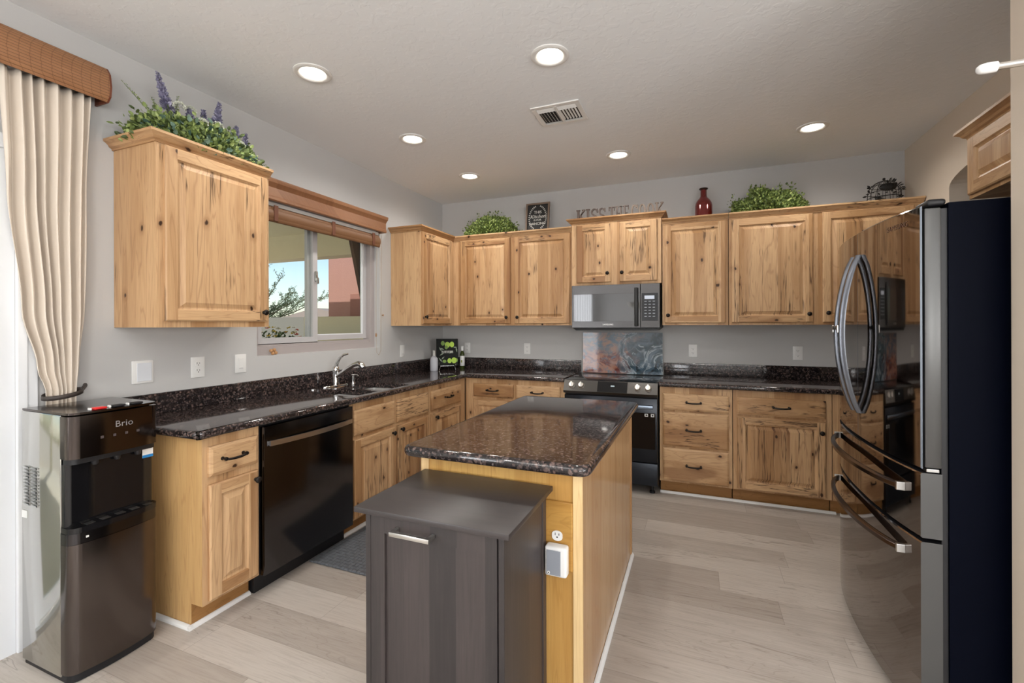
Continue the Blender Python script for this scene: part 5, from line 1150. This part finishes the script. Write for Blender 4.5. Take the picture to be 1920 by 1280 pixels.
build('wall', box(G(), -3.79, -.3, 2.2, 3.9, -.099, 4.2), PINK, t); build('parapet', box(G(), -3.83, -.3, 2.16, 3.92, 4.2005, 4.35), PINK, t)
build('wall_recess', box(G(), -3.25, -2.5, 2.17, 2.1995, -.09, 1.95), simple('dark_pink_stucco', (.36, .17, .14), .9), t)
t = build('garden_wall', box(G(), -3.80, -.4, 1.62, 1.78, -.099, 1.53), STU, loc=(-2, 1.7, 0)); tag(t, 'low beige wall in front of the pink building outside the window', 'garden wall')
t = build('block_wall', box(G(), -30, -3.9, 4.6, 4.8, -.099, 1.60), simple('block_wall_beige', (.22, .21, .18), .9, bump=(30, .3, .01)), loc=(-12, 4.7, 0)); tag(t, 'long beige block wall behind the flowers outside the window', 'garden wall')
t = thing('distant_house', 'far house with a low gabled roof above the block wall', 'building', (-22, 21, 0))
prism(G(), [(0, 0)]*3, lambda a, b, h: (a, b, h), 0, 1)
g = G(); hx0, hx1, hy = -24.5, -18.0, 19.5
build('wall', box(G(), hx0+.4, hx1-.4, hy, hy+5, -.1, 1.9), STU, t)
g = prism(G(), [(hx0, 1.9005), (hx1, 1.9005), ((hx0+hx1)/2, 2.55)], lambda a, b, h: (a, h, b), hy-.5, hy+5.5); build('roof', g, simple('roof_tile_grey', (.32, .26, .23), .9), t)
t = build('patio_screen_edge', prism(G(), [(-.837, 2.35), (-.84, 2.69), (-.56, 2.69), (-.56, 1.50), (-.625, 1.60)], lambda a, b, h: (h, a, b), -.62, -.58), simple('dark_brown_board', (.07, .04, .028), .7), loc=(-.6, -.8, 1.9)); tag(t, 'dark brown angled board just outside the right window pane', 'board')
# flowering shrub and feathery tree
rr_ = random.Random(21); t = thing('flowering_shrub', 'low shrub with yellow and pink flowers outside the left window pane', 'shrub', (-3.1, .75, -.03))
g = G(); fl = G(); sg = G()
for k in range(2600):
    a = rr_.uniform(0, 6.28); r_ = rr_.random()**.5; p = Vector((-3.1+.50*r_*math.cos(a), .35+.65*r_*math.sin(a), .25+rr_.random()*1.05*(1-.25*r_*r_)))
    leaf(g, p, Vector((rr_.uniform(-1, 1), rr_.uniform(-1, 1), rr_.uniform(-.3, 1))), .055, .5, rr_)
for k in range(150):
    a = rr_.uniform(0, 6.28); r_ = rr_.random()**.5; c = Vector((-3.1+.52*r_*math.cos(a), .35+.67*r_*math.sin(a), .75+rr_.random()*.60)); m_i = rr_.choice((0, 0, 1, 2))
    for i in range(6): leaf(fl, c, Vector((math.cos(i*1.05), math.sin(i*1.05), rr_.uniform(-.2, .8))), .032, .8, rr_, m_i)
for k in range(12): tube(sg, [(-3.1+rr_.uniform(-.05, .05), .35+rr_.uniform(-.05, .05), -.029), (-3.1+rr_.uniform(-.35, .35), .35+rr_.uniform(-.45, .45), 1.0)], .008, 5)
build('foliage', g, leafmat('shrub_leaves', (.03, .06, .02), (.08, .13, .04), (.16, .22, .08)), t, fix=False)
build('flowers', fl, [simple('flower_yellow', (.80, .60, .12), .6), simple('flower_pink', (.75, .25, .20), .6), simple('flower_cream', (.80, .74, .55), .6)], t, fix=False); build('stems', sg, STEM, t)
t = thing('desert_tree', 'feathery green desert tree beyond the block wall outside the window', 'tree', (-14.8, 9.2, -.1)); g = G(); tg = G(); rr_ = random.Random(4)
base = Vector((-14.9, 9.0, -.1)); tube(tg, [base, base+Vector((.1, .05, 1.0)), base+Vector((.0, .1, 1.7))], [.14, .11, .09], 10)
for k in range(26):
    a0 = base+Vector((0, .1, rr_.uniform(1.0, 1.8))); an = rr_.uniform(0, 6.28); el = rr_.uniform(.25, 1.25); L_ = rr_.uniform(1.9, 3.6)
    d = Vector((math.cos(an)*math.cos(el), math.sin(an)*math.cos(el), math.sin(el))); a1 = a0+d*L_*.6; a2 = a0+d*L_+Vector((0, 0, .15)); tube(tg, [a0, a1, a2], [.045, .022, .008], 6)
    for i in range(34):
        s = rr_.uniform(.3, 1.); p = a0+(a2-a0)*s; q = p+(d+Vector((rr_.uniform(-.9, .9), rr_.uniform(-.9, .9), rr_.uniform(-.4, .9)))).normalized()*rr_.uniform(.25, .6); tube(tg, [p, q], [.006, .002], 3, caps=False)
        for j in range(14): pp = p+(q-p)*rr_.uniform(.2, 1.); leaf(g, pp, Vector((rr_.uniform(-1, 1), rr_.uniform(-1, 1), rr_.uniform(-1, 1))), .085, .28, rr_)
build('crown', g, leafmat('tree_leaves', (.06, .10, .04), (.14, .19, .08), (.24, .28, .14)), t, fix=False); build('trunk', tg, simple('bark', (.13, .11, .07), .8), t)
